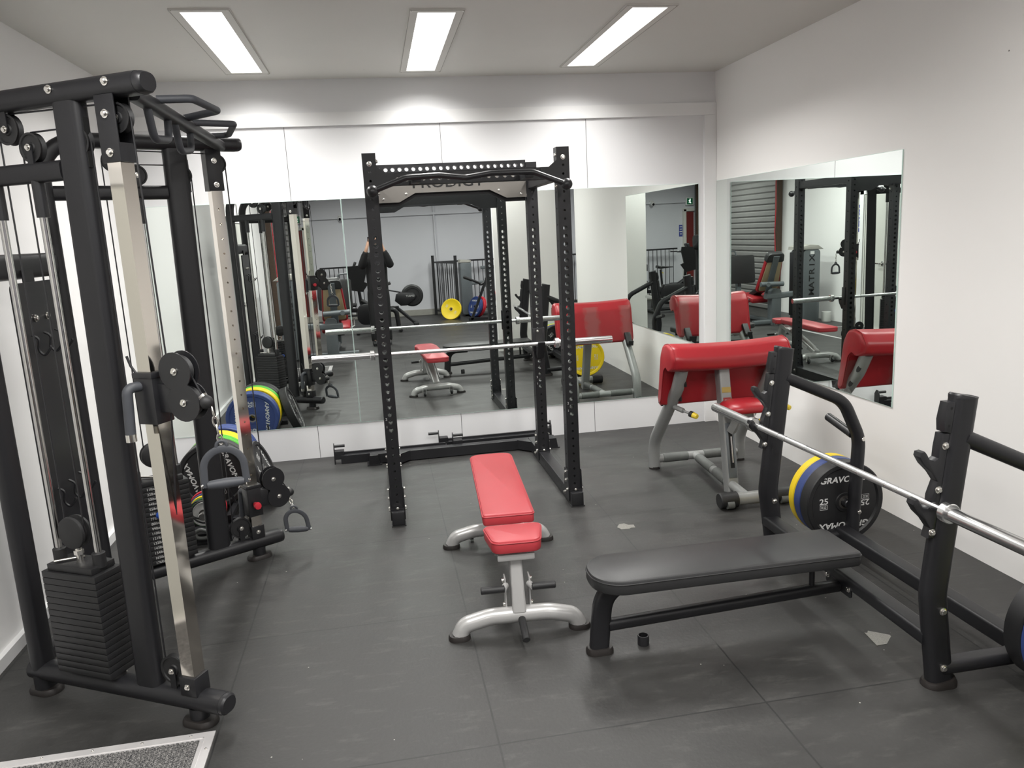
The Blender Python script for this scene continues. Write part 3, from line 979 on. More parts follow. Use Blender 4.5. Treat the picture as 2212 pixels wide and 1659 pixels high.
    for (y0, y1) in ((0.60, 0.88), (0.985, 1.255)):
        g = fillet([(-0.025, y0, 2.25), (-0.025, y0 + 0.045, 2.140), (-0.025, y1 - 0.015, 2.165), (-0.025, y1, 2.25)], 0.05, 5)
        t.part('neutral_grip', MB().tube(g, 0.0145), M['grip_rubber'])
    return t
cable_machine()

def d_handle(label, hook_pt, top, u, drop, hw, tilt):
    """stirrup handle hanging from a short chain"""
    top = V(top); u = V(u).normalized()
    dn = V(tilt).normalized()
    w_ = u.cross(dn)
    t = Thing('stirrup_handle', label, 'cable handle', top + dn * drop, 'stirrup cable handles')
    pr = rrect(0.025, 0.013, 0.005, 2)
    pts = []
    for k in range(19):
        a = PI * k / 18
        pts.append(top + u * (hw * math.cos(a)) + dn * (0.03 + hw * (1 - math.sin(a))))
    end = drop
    pts = [top + u * hw * 1.04 + dn * end] + pts + [top - u * hw * 1.04 + dn * end]
    t.part('arch', MB().tube(pts, pr, up=w_), M['grip_rubber'])
    t.part('eye', MB().tube([top + u * (0.017 * math.cos(2 * PI * k / 12)) + dn * (0.018 + 0.017 * math.sin(2 * PI * k / 12)) for k in range(12)], 0.006, closed=True, up=w_), M['grip_rubber'])
    g0, g1 = top - u * hw + dn * (end - 0.006), top + u * hw + dn * (end - 0.006)
    t.part('grip', MB().lathe([(0.013, 0.006), (0.0155, 0.02), (0.018, hw), (0.0155, 2 * hw - 0.02), (0.013, 2 * hw - 0.006)], g0, g1 - g0, 20), M['grip_rubber'])
    for sg, g in ((-1, g0), (1, g1)): t.bolt(g + u * (0.008 * sg), u * sg, 0.007, name='end_bolt')
    # carabiner and chain
    hp = V(hook_pt)
    n_l = max(3, int((hp - top).length / 0.028))
    dirv = (top + dn * 0.012 - hp)
    ch = MB()
    for k in range(n_l):
        c = hp + dirv * ((k + 0.5) / n_l)
        ld = dirv.normalized()
        s1 = ld.cross(w_ if k % 2 else u).normalized()
        ll = dirv.length / n_l * 0.62
        ch.tube([c + ld * (ll * math.cos(2 * PI * q / 10)) + s1 * (0.008 * math.sin(2 * PI * q / 10)) for q in range(10)], 0.0030, closed=True, up=ld.cross(s1))
    t.part('chain', ch, M['bolt'])
    return t
d_handle('black stirrup handle hanging from the near chrome post by the camera', (0.130, 0.288, 1.222), (0.142, 0.30, 1.105), (0.985, 0.17, 0), 0.158, 0.066, (0.0, 0.0, -1))
d_handle('black stirrup handle hanging low over the floor from the far chrome post', (0.100, 2.075, 0.318), (0.130, 2.02, 0.268), (0.95, 0.28, -0.15), 0.150, 0.060, (0.10, -0.02, -1))

# ------------------------------------------------------------------ squat rack
X_, Y_, Z_ = V((1, 0, 0)), V((0, 1, 0)), V((0, 0, 1))
def squat_rack():
    t = Thing('squat_rack', 'tall black perforated steel squat rack holding a silver barbell', 'squat rack', (1.29, 2.95, 0))
    blk = M['black_coat']
    PW = 0.078
    xl, xr = 0.722, 1.864
    yf, yr = 2.28, 3.24
    zb, zt = 0.095, 2.232
    big = [0.598 + 0.0484 * k for k in range(25)]
    small = [0.135 + 0.05 * k for k in range(9)] + [1.815, 1.865, 1.92, 1.975, 2.03, 2.08, 2.13]
    for (x, y, nm) in ((xl, yf, 0), (xr, yf, 1), (xl, yr, 2), (xr, yr, 3)):
        mb = MB()
        cy = y + PW / 2
        hs = sorted([(z - zb, 0.0140) for z in big] + [(z - zb, 0.0075) for z in small])
        L_ = zt - zb
        o = V((x, cy, zb))
        thr = [h for h in hs]
        mb.perf_face(o - Y_ * PW / 2, X_, Z_, PW, L_, hs, PW / 2, -Y_, 16)
        mb.perf_face(o + Y_ * PW / 2, -X_, Z_, PW, L_, hs, PW / 2, Y_, 16)
        sh = [(z - zb, 0.0065) for z in [0.135 + 0.0968 * k for k in range(21)]]
        mb.perf_face(o + X_ * PW / 2, Y_, Z_, PW, L_, sh, 0.012, X_, 12, cap=True)
        mb.perf_face(o - X_ * PW / 2, -Y_, Z_, PW, L_, sh, 0.012, -X_, 12, cap=True)
        mb.box(o + Z_ * (L_ + 0.002), (PW, PW, 0.004))
        po = t.part('upright', mb, blk, smooth=0)
        if nm in (0, 1, 3):
            tx = MB(); tw = MB()
            for k, z in enumerate(big):
                (tw if k < 2 else tx).text(str(k + 1), (x - 0.024, y - 0.0005, z + 0.022), X_, Z_, 0.022)
            t.part('lettering', tx, M['lettering_dark'], po, smooth=0, label='dark stamped hole numbers')
            t.part('lettering', tw, M['lettering'], po, smooth=0, label='pale stamped hole numbers')
        # bracket at the foot of the upright
        for sg in (-1, 1):
            g = MB().prism([(-0.055, -0.075), (0.055 + 0.03, -0.075), (0.055 + 0.01, 0.02), (0.045, 0.13), (-0.04, 0.13), (-0.055, 0.02)], (x + sg * (PW / 2 + 0.004), cy, 0.098), (0, 1 if y > 3 else 1, 0), Z_, 0.006)
            go = t.part('foot_gusset', g, blk)
            for (dy, dz) in ((0, 0.11), (0, 0.055), (-0.03, 0.0), (0.045, -0.04)):
                t.bolt((x + sg * (PW / 2 + 0.007), cy + dy, 0.098 + dz), X_ * sg, 0.010, go)
        t.part('base_plate', MB().box((x, cy, 0.096), (PW + 0.002, 0.13, 0.006)), blk)
        t.bolt((x, y - 0.022, 0.099), Z_, 0.010)
        t.bolt((x, y - 0.0005, 2.176), -Y_, 0.011)
        for z in (2.19, 2.01):
            sg = 1 if x < 1.2 else -1
            t.bolt((x + sg * PW / 2, cy - 0.02, z), X_ * sg, 0.010)
    # side base tubes with end caps
    for x in (xl, xr):
        sg = 1 if x < 1.2 else -1
        mb = MB()
        mb.box((x, 2.94, 0.048), (PW, 1.45, 0.088), None, 0.002)
        mb.perf_face((x + sg * (PW / 2 + 0.0006), 2.45, 0.048), Z_ * sg, Y_, 0.05, 0.75, [(0.05 + 0.05 * k, 0.006) for k in range(14)], 0.012, X_ * sg, 12, cap=True)
        b = t.part('base_tube', mb, blk, smooth=0)
        t.part('foot_plate', MB().box((x, 2.245, 0.003), (PW + 0.012, 0.075, 0.006)), M['black_rubber'], b)
        t.part('end_cap', MB().box((x, 2.2145, 0.048), (PW - 0.002, 0.004, 0.082), None, 0.003), M['black_satin'], b)
    # rear beam along the wall with its two feet
    t.part('rear_beam', MB().box((1.29, 3.668, 0.045), (1.47, 0.075, 0.078), None, 0.002), blk, smooth=0)
    for x in (0.575, 2.015):
        t.part('rear_foot', MB().prism([(-0.032, 0.082), (0.032, 0.082), (0.043, 0.006), (-0.043, 0.006)], (x, 3.655, 0), X_, Z_, 0.115).box((x, 3.655, 0.004), (0.115, 0.125, 0.008)), blk, smooth=0)
    for x in (0.80, 1.79):
        t.bolt((x, 3.630, 0.05), -Y_, 0.012)
        t.part('corner_gusset', MB().prism([(0, 0), (0.10 * (1 if x < 1.2 else -1), 0), (0, -0.10)] if x > 1.2 else [(0, 0), (0, -0.10), (0.10, 0)], (0.762 if x < 1.2 else 1.825, 3.63, 0.05), X_, Y_, 0.075), blk, smooth=0)
    # cross members
    def perf_beam(y, z0, z1, x0, x1, hr, n, dep=0.055):
        mb = MB()
        L_ = x1 - x0
        hs = [(L_ * (k + 0.5) / n, hr) for k in range(n)]
        zc = (z0 + z1) / 2
        mb.perf_face((x0, y, zc), -Z_, X_, z1 - z0, L_, hs, dep, -Y_, 16)
        mb.perf_face((x0, y + dep, zc), Z_, X_, z1 - z0, L_, hs, 0.0, Y_, 16)
        mb.box(((x0 + x1) / 2, y + dep / 2, z1 - 0.001), (L_, dep, 0.002)).box(((x0 + x1) / 2, y + dep / 2, z0 + 0.001), (L_, dep, 0.002))
        return mb
    t.part('rear_crossmember', perf_beam(3.25, 2.185, 2.253, xl + PW / 2, xr - PW / 2, 0.0145, 22), blk, smooth=0)
    t.part('front_crossmember', perf_beam(2.285, 2.05, 2.122, xl + PW / 2, xr - PW / 2, 0.0145, 22), blk, smooth=0)
    for x, sg in ((xl + PW / 2, 1), (xr - PW / 2, -1)):
        t.part('corner_gusset', MB().prism([(0, -0.035), (0.10 * sg, -0.035), (0.10 * sg, 0.035), (0.05 * sg, 0.035), (0, 0.075)] if sg > 0 else [(0, 0.075), (0.05 * sg, 0.035), (0.10 * sg, 0.035), (0.10 * sg, -0.035), (0, -0.035)], (x, 2.281, 2.087), X_, Z_, 0.005), blk, smooth=0)
    for x in (xl, xr):
        mb = MB().box((x, (yf + yr + PW) / 2, 2.09), (0.06, yr - yf - PW, 0.075), None, 0.002)
        sg = 1 if x < 1.2 else -1
        for s2 in (1, -1):
            mb.perf_face((x + s2 * 0.0306, yf + PW, 2.09), Z_ * s2, Y_, 0.06, yr - yf - PW, [(0.03 + 0.05 * k, 0.007) for k in range(17)], 0.012, X_ * s2, 12, cap=True)
        t.part('top_side_tube', mb, blk, smooth=0)
    # name plate between the rear uprights
    poly = [(-0.53, -0.055), (-0.38, -0.055), (-0.265, 0.005), (0.265, 0.005), (0.385, -0.055), (0.53, -0.055), (0.53, 0.135), (-0.53, 0.135)]
    npo = t.part('name_plate', MB().prism(poly, (1.292, 3.246, 2.05), X_, Z_, 0.005), M['brushed_steel'], smooth=0, label='brushed steel name plate with cut-out lettering')
    t.part('lettering', MB().text('PRODIGY', (1.262, 3.243, 2.118), X_, Z_, 0.100, stretch=1.20, bold=0.012), M['hole_dark'], npo, smooth=0)
    t.part('back_plate', MB().prism([(a * 1.0, b - 0.025) for a, b in poly], (1.292, 3.300, 2.05), X_, Z_, 0.005), blk, smooth=0)
    for (dx, dz) in ((-0.49, -0.03), (-0.33, 0.0), (0.0, 0.055), (0.33, 0.0), (0.49, -0.03)):
        t.bolt((1.292 + dx, 3.2430, 2.05 + dz), -Y_, 0.007, npo)
    # pull-up bar with ball ends
    yb_ = 2.10
    pts = fillet([(0.745, yb_, 2.018), (0.915, yb_, 2.078), (1.10, yb_, 2.085), (1.25, yb_, 2.066), (1.40, yb_, 2.086), (1.64, yb_, 2.084), (1.815, yb_, 2.016)], 0.10, 6)
    pb = t.part('pull_up_bar', MB().tube(pts, 0.0165), M['black_satin'])
    for x, z in ((0.728, 2.012), (1.838, 2.008)):
        t.part('ball_end', MB().lathe([(0.033 * math.sin(PI * k / 12), -0.033 * math.cos(PI * k / 12)) for k in range(13)], (x, yb_, z), X_, 24), M['black_satin'], pb)
    for x in (0.975, 1.62):
        t.part('bar_bracket', MB().box((x, 2.195, 2.075), (0.05, 0.19, 0.045), None, 0.003), blk, pb)
    return t
squat_rack()

def j_cup(label, x, y):
    t = Thing('j_cup', label, 'bar hook', (x, y, 0.84), 'bar hooks of the squat rack')
    mb = MB().box((x, y - 0.006, 0.955), (0.090, 0.010, 0.175), None, 0.002)
    for sg in (-1, 1): mb.box((x + sg * 0.043, y + 0.020, 0.955), (0.006, 0.05, 0.175), None, 0.001)
    t.part('back_plate', mb, M['black_coat'])
    t.part('arm', MB().prism([(0, 0.005), (0, -0.06), (-0.03, -0.085), (-0.075, -0.03), (-0.098, 0.038), (-0.083, 0.042), (-0.066, 0.0)], (x, y - 0.008, 0.905), -Y_ * -1, Z_, 0.055, 0.003), M['black_coat'])
    t.part('liner', MB().box((x, y - 0.042, 0.907), (0.05, 0.055, 0.006)).box((x, y - 0.013, 0.975), (0.05, 0.006, 0.12)), M['black_rubber'])
    t.bolt((x - 0.01, y - 0.011, 1.02), -Y_, 0.009)
    return t
j_cup('black bar hook on the rear left upright of the squat rack', 0.722, 3.2385)
j_cup('black bar hook on the rear right upright of the squat rack', 1.864, 3.2385)

def barbell(label, p0, p1, group='olympic barbells'):
    """p0, p1: outer ends"""
    p0, p1 = V(p0), V(p1)
    d = (p1 - p0).normalized()
    L_ = (p1 - p0).length
    t = Thing('barbell', label, 'barbell', (p0 + p1) / 2 - V((0, 0, 0.025)), group)
    at = lambda s: p0 + d * s
    sl = 0.420
    t.part('shaft', MB().cyl(at(sl), at(L_ - sl), 0.0140, seg=20), M['bar_steel'])
    for a, b in ((0, sl), (L_, L_ - sl)):
        sgn = 1 if b > a else -1
        s = t.part('sleeve', MB().cyl(at(a), at(b), 0.0250, seg=28, bev=0.002), M['bar_steel'])
        t.part('collar', MB().cyl(at(b - sgn * 0.012), at(b + sgn * 0.020), 0.0365, seg=32, bev=0.003), M['bar_steel'], s)
        t.part('end_screw', MB().cyl(at(a + sgn * 0.004), at(a - sgn * 0.001), 0.011, seg=6), M['bolt'], s)
    mid = L_ / 2
    for (a, b) in ((-0.60, -0.425), (-0.415, -0.36), (-0.35, -0.19), (0.60, 0.425), (0.415, 0.36), (0.35, 0.19)):
        t.part('knurling', MB().cyl(at(mid + a), at(mid + b), 0.01425, seg=20), M['knurl'])
    return t
barbell('silver barbell resting across the black squat rack', (0.213, 3.168, 0.941), (2.408, 3.168, 0.928))

# safety arms lying by the wall
def safety_arm(label, x0, x1, y, flip):
    t = Thing('safety_arm', label, 'safety arm', ((x0 + x1) / 2, y, 0), 'safety arms behind the squat rack')
    t.part('beam', MB().box(((x0 + x1) / 2, y, 0.035), (x1 - x0 - 0.10, 0.075, 0.068), None, 0.002).box(((x0 + x1) / 2, y + 0.025, 0.076), (x1 - x0 - 0.12, 0.02, 0.014)), M['black_coat'], smooth=0)
    for x, sg in ((x0, 1), (x1, -1)):
        s2 = -1 if flip else 1
        t.part('end_plate', MB().prism([(-0.035, 0), (0.035, 0), (0.035, 0.13), (0.012, 0.165), (-0.012, 0.165), (-0.035, 0.13)], (x, y, 0.0), Y_, Z_, 0.006), M['black_coat'], smooth=0)
        t.part('pin', MB().cyl((x, y, 0.142), (x + s2 * 0.085, y, 0.142), 0.0115), M['black_coat'])
        t.part('stub', MB().box((x + sg * 0.038 if not (sg < 0) else x + s2 * 0.038, y, 0.072), (0.075, 0.07, 0.066), None, 0.002), M['black_coat'], smooth=0)
    return t
safety_arm('black safety arm lying on the floor behind the left of the squat rack', 0.262, 1.215, 3.765, False)
safety_arm('black safety arm lying by the wall behind the right of the squat rack', 1.110, 2.062, 3.885, True)

# ------------------------------------------------------------------ cushions
def cushion(poly, o, u, v, th, bev=0.012):
    """padded board: polygon outline, rounded top and bottom edges"""
    return MB().prism(poly, o, u, v, th, bev)
def round_poly(pts, radii, n=6):
    out = []
    m = len(pts)
    for i in range(m):
        a, b, c = V((*pts[i - 1], 0)), V((*pts[i], 0)), V((*pts[(i + 1) % m], 0))
        r = radii[i]
        if r <= 0:
            out.append((b.x, b.y)); continue
        d1, d2 = (a - b).normalized(), (c - b).normalized()
        ang = d1.angle(d2)
        tl = min(r / math.tan(ang / 2), (a - b).length * 0.499, (c - b).length * 0.499)
        rr = tl * math.tan(ang / 2)
        ctr = b + (d1 + d2).normalized() * (rr / math.sin(ang / 2))
        s, e = b + d1 * tl - ctr, b + d2 * tl - ctr
        sw = s.angle(e)
        ax = s.cross(e).normalized()
        for k in range(n + 1):
            q = Quaternion(ax, sw * k / n) @ s + ctr
            out.append((q.x, q.y))
    return out
def piping(poly, o, u, v, h, r=0.0035):
    o, u, v = V(o), V(u).normalized(), V(v).normalized()
    nn = u.cross(v)
    return MB().tube([o + u * a + v * b + nn * h for a, b in poly], [(r * math.cos(2 * PI * k / 6), r * math.sin(2 * PI * k / 6)) for k in range(6)], up=nn, closed=True)

# ------------------------------------------------------------------ red bench
def red_bench():
    t = Thing('adjustable_bench', 'red padded adjustable bench on silver arched legs', 'weight bench', (1.244, 1.26, 0))
    v = V((0.062, 1.0, 0)).normalized(); u = V((v.y, -v.x, 0))
    O = V((1.244, 1.26, 0))
    P = lambda a, b, z: O + u * a + v * b + V((0, 0, z))
    sp = M['silver_paint']
    ov = rrect(0.066, 0.072, 0.030)
    for b, dirn in ((-0.515, -1), (0.515, 1)):
        pts = fillet([P(-0.268, b, 0.012), P(-0.245, b, 0.060), P(-0.13, b, 0.088), P(0.13, b, 0.088), P(0.245, b, 0.060), P(0.268, b, 0.012)], [0.10, 0.25, 0.25, 0.10], 8)
        leg = t.part('leg', MB().tube(pts, 0.037, up=v), sp)
        for a in (-0.270, 0.270):
            t.part('foot_pad', MB().tube([P(a, b, 0.0), P(a, b, 0.010), P(a, b, 0.022)], rrect(0.098, 0.088, 0.038), up=v, scale=[1, 1, 0.9]), M['foot_rubber'], leg)
    for a in (-0.15, 0.15):
        mb = MB()
        for sg in (-1, 1): mb.box(P(a + 0.018 * sg, 0.575, 0.058), (0.005, 0.03, 0.065), frame(u))
        q = t.part('castor_bracket', mb, sp)
        t.part('castor', MB().lathe([(0, -0.011), (0.026, -0.011), (0.028, -0.008), (0.028, 0.008), (0.026, 0.011), (0, 0.011)], P(a, 0.590, 0.034), u, 24), M['black_rubber'], q)
    # rear-leaning spine and front post
    t.part('front_post', MB().tube([P(0, -0.500, 0.10), P(0, -0.452, 0.30), P(0, -0.44, 0.365)], rrect(0.095, 0.058, 0.012), up=u, scale=[1.08, 0.95, 0.9]), sp)
    t.part('spine', MB().tube([P(0, 0.50, 0.115), P(0, 0.10, 0.235), P(0, -0.40, 0.345)], rrect(0.06, 0.075, 0.012), up=u), sp)
    for sg in (-1, 1):
        t.part('strut', MB().bar(P(0.057 * sg, 0.36, 0.155), P(0.057 * sg, -0.38, 0.375), 0.008, 0.028), sp)
        t.part('post_plate', MB().prism([(-0.03, -0.075), (0.045, -0.075), (0.028, 0.085), (-0.03, 0.085)], P(0.054 * sg, -0.48, 0.17), v, Z_, 0.006), sp)
        t.bolt(P(0.058 * sg, -0.485, 0.125), u * sg, 0.010)
        t.bolt(P(0.058 * sg, -0.475, 0.235), u * sg, 0.010)
        t.part('handle', MB().cyl(P(0.06 * sg, -0.535, 0.222), P(0.165 * sg, -0.535, 0.222), 0.0165, bev=0.003), M['black_rubber'])
        t.part('handle_tube', MB().cyl(P(0.052 * sg, -0.500, 0.222), P(0.066 * sg, -0.54, 0.222), 0.014), sp)
    t.part('front_peg', MB().cyl(P(0.008, -0.545, 0.080), P(0.010, -0.680, 0.050), 0.0165, bev=0.003), M['black_rubber'])
    t.part('seat_carriage', MB().box(P(0, -0.44, 0.368), (0.055, 0.155, 0.022), frame(v), 0.003).box(P(0, -0.510, 0.356), (0.02, 0.165, 0.03), frame(v), 0.006), sp)
    t.part('back_carriage', MB().box(P(0, 0.14, 0.385), (0.62, 0.05, 0.035), frame(v), 0.004), sp)
    # pads
    sa = round_poly([(-0.105, -0.115), (0.105, -0.115), (0.136, 0.092), (-0.136, 0.092)], [0.045, 0.045, 0.03, 0.03])
    so = P(0.004, -0.423, 0.412)
    s = t.part('seat', cushion(sa, so, u, v, 0.062, 0.012), M['red_vinyl'])
    t.part('piping', piping([(a * 1.0, b * 1.0) for a, b in sa], so, u, v, 0.019), M['red_vinyl'], s)
    ba = round_poly([(-0.122, -0.505), (0.122, -0.505), (0.122, 0.505), (0.075, 0.53), (-0.075, 0.53), (-0.122, 0.505)], [0.02, 0.02, 0.09, 0.12, 0.12, 0.09])
    bo = P(0.000, 0.255, 0.432)
    b = t.part('back_pad', cushion(ba, bo, u, v, 0.058, 0.012), M['red_vinyl'])
    t.part('piping', piping(ba, bo, u, v, 0.017), M['red_vinyl'], b)
    return t
red_bench()

# ------------------------------------------------------------------ flat bench press station
def bench_press():
    t = Thing('bench_press', 'black flat bench press station with bar hooks by the right-hand wall', 'weight bench', (2.3, 0.53, 0))
    blk, sat = M['black_coat'], M['black_satin']
    yl, yr = 1.18, -0.05
    # pad
    pl = round_poly([(1.468, 0.352), (2.612, 0.342), (2.612, 0.632), (1.468, 0.642)], [0.13, 0.025, 0.025, 0.13], 8)
    o = V((0, 0, 0.340))
    pd = t.part('pad', cushion(pl, o, X_, Y_, 0.064, 0.014), M['black_vinyl'])
    t.part('piping', piping(pl, o, X_, Y_, 0.017, 0.003), M['black_vinyl'], pd)
    # front leg and lower tube
    leg = fillet([(1.506, 0.497, 0.02), (1.532, 0.497, 0.300), (1.78, 0.497, 0.300)], 0.17, 10)
    lg = t.part('front_leg', MB().tube(leg, rrect(0.082, 0.055, 0.022), up=Y_), blk)
    t.part('foot_pad', MB().tube([(1.508, 0.497, 0), (1.508, 0.497, 0.013), (1.508, 0.497, 0.026)], rrect(0.115, 0.082, 0.035), up=Y_, scale=[1, 1, 0.9]), M['foot_rubber'], lg)
    t.part('lower_tube', MB().tube([(1.548, 0.495, 0.118), (2.60, 0.493, 0.157)], rrect(0.05, 0.05, 0.020), up=Y_), blk)
    t.part('pad_rail', MB().tube([(1.66, 0.495, 0.295), (2.585, 0.490, 0.295)], rrect(0.05, 0.03, 0.008), up=Y_), blk)
    t.part('pad_post', MB().cyl((2.47, 0.493, 0.16), (2.47, 0.493, 0.30), 0.012), blk)
    mb = MB().prism(rrect(0.19, 0.075, 0.012), (2.600, 0.493, 0.175), Y_, Z_, 0.006)
    pt = t.part('mount_plate', mb, blk)
    for y in (0.415, 0.571): t.bolt((2.5965, y, 0.175), -X_, 0.010, pt)
    # cross beams
    t.part('cross_beam', MB().tube([(2.632, yr, 0.195), (2.632, yl, 0.205)], rrect(0.055, 0.078, 0.013), up=X_), blk)
    t.part('rear_cross_beam', MB().tube([(3.055, yr, 0.085), (3.055, yl, 0.085)], rrect(0.070, 0.078, 0.013), up=X_), blk)
    for y, sg in ((yl, 1), (yr, -1)):
        up_pts = fillet([(2.672, y, 0.012), (2.624, y, 0.37), (2.702, y, 1.105)], 0.22, 10)
        u_ = t.part('upright', MB().tube(up_pts, rrect(0.064, 0.100, 0.030), up=X_), blk)
        t.part('top_cap', MB().tube([(2.702, y, 1.104), (2.7025, y, 1.112), (2.703, y, 1.114)], rrect(0.066, 0.102, 0.031), up=X_, scale=[1, 1, 0.93]), sat, u_)
        t.part('foot_pad', MB().tube([(2.672, y, 0), (2.672, y, 0.013), (2.670, y, 0.028)], rrect(0.090, 0.132, 0.042), up=X_, scale=[1, 1, 0.9]), M['foot_rubber'], u_)
        t.bolt((2.662, y - 0.032, 0.085), -Y_, 0.011, u_); t.bolt((2.645, y - 0.032, 0.315), -Y_, 0.011, u_)
        # hook strip on the front of the upright
        fx = lambda z: 2.624 + (z - 0.37) * (2.702 - 2.624) / 0.735 - 0.050
        hook = [(fx(0.60) - 0.022, 0.60), (fx(0.60) + 0.004, 0.60), (fx(0.985) + 0.004, 0.985), (fx(0.985) - 0.026, 0.985)]
        for z in (0.885, 0.712):
            f = fx(z)
            hook += [(f - 0.024, z + 0.045), (f - 0.026, z + 0.012), (f - 0.040, z + 0.002), (f - 0.058, z + 0.008), (f - 0.070, z + 0.030), (f - 0.078, z + 0.040), (f - 0.094, z + 0.038), (f - 0.098, z + 0.022), (f - 0.080, z - 0.008), (f - 0.048, z - 0.040), (f - 0.024, z - 0.075)]
        hk = t.part('hook_strip', MB().prism(list(reversed(hook)), (0, y, 0), X_, Z_, 0.040, 0.004), sat)
        for z in (0.940, 0.780, 0.622):
            t.bolt((fx(z) - 0.008, y - 0.0195, z), -Y_, 0.010, hk)
        g = MB().prism([(fx(0.985) - 0.020, 0.99), (fx(0.985) + 0.006, 0.985), (fx(1.09) + 0.006, 1.095), (fx(1.09) - 0.022, 1.095), (fx(1.03) - 0.028, 1.03)], (0, y, 0), X_, Z_, 0.046, 0.004)
        gd = t.part('bar_guide', g, sat)
        for z in (1.012, 1.075): t.part('screw', MB().cyl((fx(z) - 0.008, y - 0.0225, z), (fx(z) - 0.008, y - 0.0235, z), 0.005, seg=12), M['hole_dark'], gd)
        # rear brace and its pegs
        br = fillet([(2.705, y, 0.962), (3.04, y, 0.805), (3.135, y, 0.60), (3.112, y, 0.014)], [0.16, 0.22], 10)
        b_ = t.part('rear_brace', MB().tube(br, rrect(0.058, 0.070, 0.026), up=Y_), blk)
        t.part('foot_pad', MB().tube([(3.112, y, 0), (3.112, y, 0.012), (3.112, y, 0.025)], rrect(0.105, 0.085, 0.036), up=Y_, scale=[1, 1, 0.9]), M['foot_rubber'], b_)
        t.part('upper_peg', MB().cyl((3.112, y + sg * 0.02, 0.615), (3.10, y + sg * 0.235, 0.665), 0.0225, bev=0.004), sat, b_)
        t.part('lower_peg', MB().cyl((3.106, y + sg * 0.02, 0.228), (3.106, y + sg * 0.32, 0.228), 0.0235, bev=0.004), sat, b_)
        t.bolt((3.135, y - 0.030, 0.60), -Y_, 0.011, b_); t.bolt((3.128, y - 0.030, 0.200), -Y_, 0.011, b_)
        t.part('side_base', MB().tube([(2.665, y, 0.075), (3.11, y, 0.075)], rrect(0.05, 0.075, 0.020), up=Y_), blk)
        t.bolt((2.87, y - 0.026, 0.075), -Y_, 0.009)
    return t
bench_press()
barbell('silver barbell on the lower hooks of the black bench press station', (2.532, 1.622, 0.7240), (2.610, -0.565, 0.7210))

# ------------------------------------------------------------------ bumper plates
def bumper_plate(label, c, nrm, up, R, th, m, kg=None, brand=True, group=None, name='bumper_plate', both=True, cat='weight plate', letter=None):
    """c: centre of the disc; nrm: axis"""
    nrm = V(nrm).normalized()
    up = V(up); up = (up - nrm * up.dot(nrm)).normalized()
    base = V(c) - V((0, 0, R * math.sqrt(max(0.0, 1 - nrm.z ** 2))))
    t = Thing(name, label, cat, base, group)
    h = th / 2
    k = R / 0.225
    half = [(0.0255, h * 0.86), (max(0.036, 0.052 * k), h * 0.86), (max(0.04, 0.055 * k), h * 0.72), (0.188 * k, h * 0.72), (0.197 * k, h * 0.97), (0.219 * k, h), (R, h - 0.005 * k)]
    prof = half + [(r, -z) for r, z in reversed(half)]
    t.part('disc', MB().lathe(prof, c, nrm, 56, closed=True), m)
    hub = [(0.0252, h * 0.90), (max(0.030, 0.037 * k), h * 0.90), (max(0.030, 0.037 * k), h * 0.80), (0.0252, h * 0.80)]
    for sg in (1, -1):
        t.part('hub', MB().lathe([(r, z * sg) for r, z in hub], c, nrm, 28, closed=True), M['brushed_steel'])
    lm = letter or M['lettering']
    for sg in ((1, -1) if both else (1,)):
        N = nrm * sg
        u = up.cross(N)
        O = V(c) + N * (h * 0.72)
        mb = MB()
        if brand:
            mb.text('GRAVOMAX', O + up * 0.128 * k, u, up, 0.046 * k, skew=0.22, stretch=1.14, bold=0.028)
            mb.text('GRAVOMAX', O - up * 0.128 * k, -u, -up, 0.046 * k, skew=0.22, stretch=1.14, bold=0.028)
        if kg:
            for q in (1, -1):
                U, W = u * q, up * q
                B = O - U * 0.122 * k
                mb.text(str(kg), B + W * 0.012 * k, U, W, 0.046 * k, stretch=1.15, bold=0.018)
                mb.text('KG', B - W * 0.020 * k, U, W, 0.018 * k, stretch=1.2, bold=0.015)
                for (a, b, w2, h2) in ((0, 0.012, 0.042, 0.002), (0, -0.012, 0.042, 0.002), (0.021, 0, 0.002, 0.026), (-0.021, 0, 0.002, 0.026)):
                    p = B - W * 0.020 * k + U * a * k + W * b * k + N * 0.0008
                    a2, b2 = U * w2 * k / 2, W * h2 * k / 2
                    mb.add([p - a2 - b2, p + a2 - b2, p + a2 + b2, p - a2 + b2], [(0, 1, 2, 3)])
        if mb.v: t.part('lettering', mb, lm, smooth=0)
    return t
# on the far post of the bench press
for lab, y, th, m, kg in (('thick black 25 kg plate on the bench press post by the wall', 1.272, 0.078, 'plate_black', 25),
                          ('blue 20 kg plate behind the black 25 kg plate on the bench press post', 1.344, 0.062, 'plate_blue', 20),
                          ('yellow 15 kg plate, outermost on the far bench press post', 1.404, 0.054, 'plate_yellow', 15)):
    bumper_plate(lab, (3.106, y, 0.2265), (0, -1, 0), (0, 0, 1), 0.225, th, M[m], kg, group='plates on the far bench press post')
# on the near post
for lab, y, th, m, kg in (('thick black plate at the right edge of the photo on the near bench press post', -0.142, 0.078, 'plate_black', 25),
                          ('blue plate at the right edge of the photo, outside the black one', -0.214, 0.062, 'plate_blue', 20),
                          ('yellow plate outside the blue one on the near bench press post', -0.274, 0.054, 'plate_yellow', 15),
                          ('green plate, outermost on the near bench press post', -0.322, 0.038, 'plate_green', 10)):
    bumper_plate(lab, (3.106, y, 0.2265), (0, -1, 0), (0.75, 0, 0.66), 0.225, th, M[m], kg, group='plates on the near bench press post')

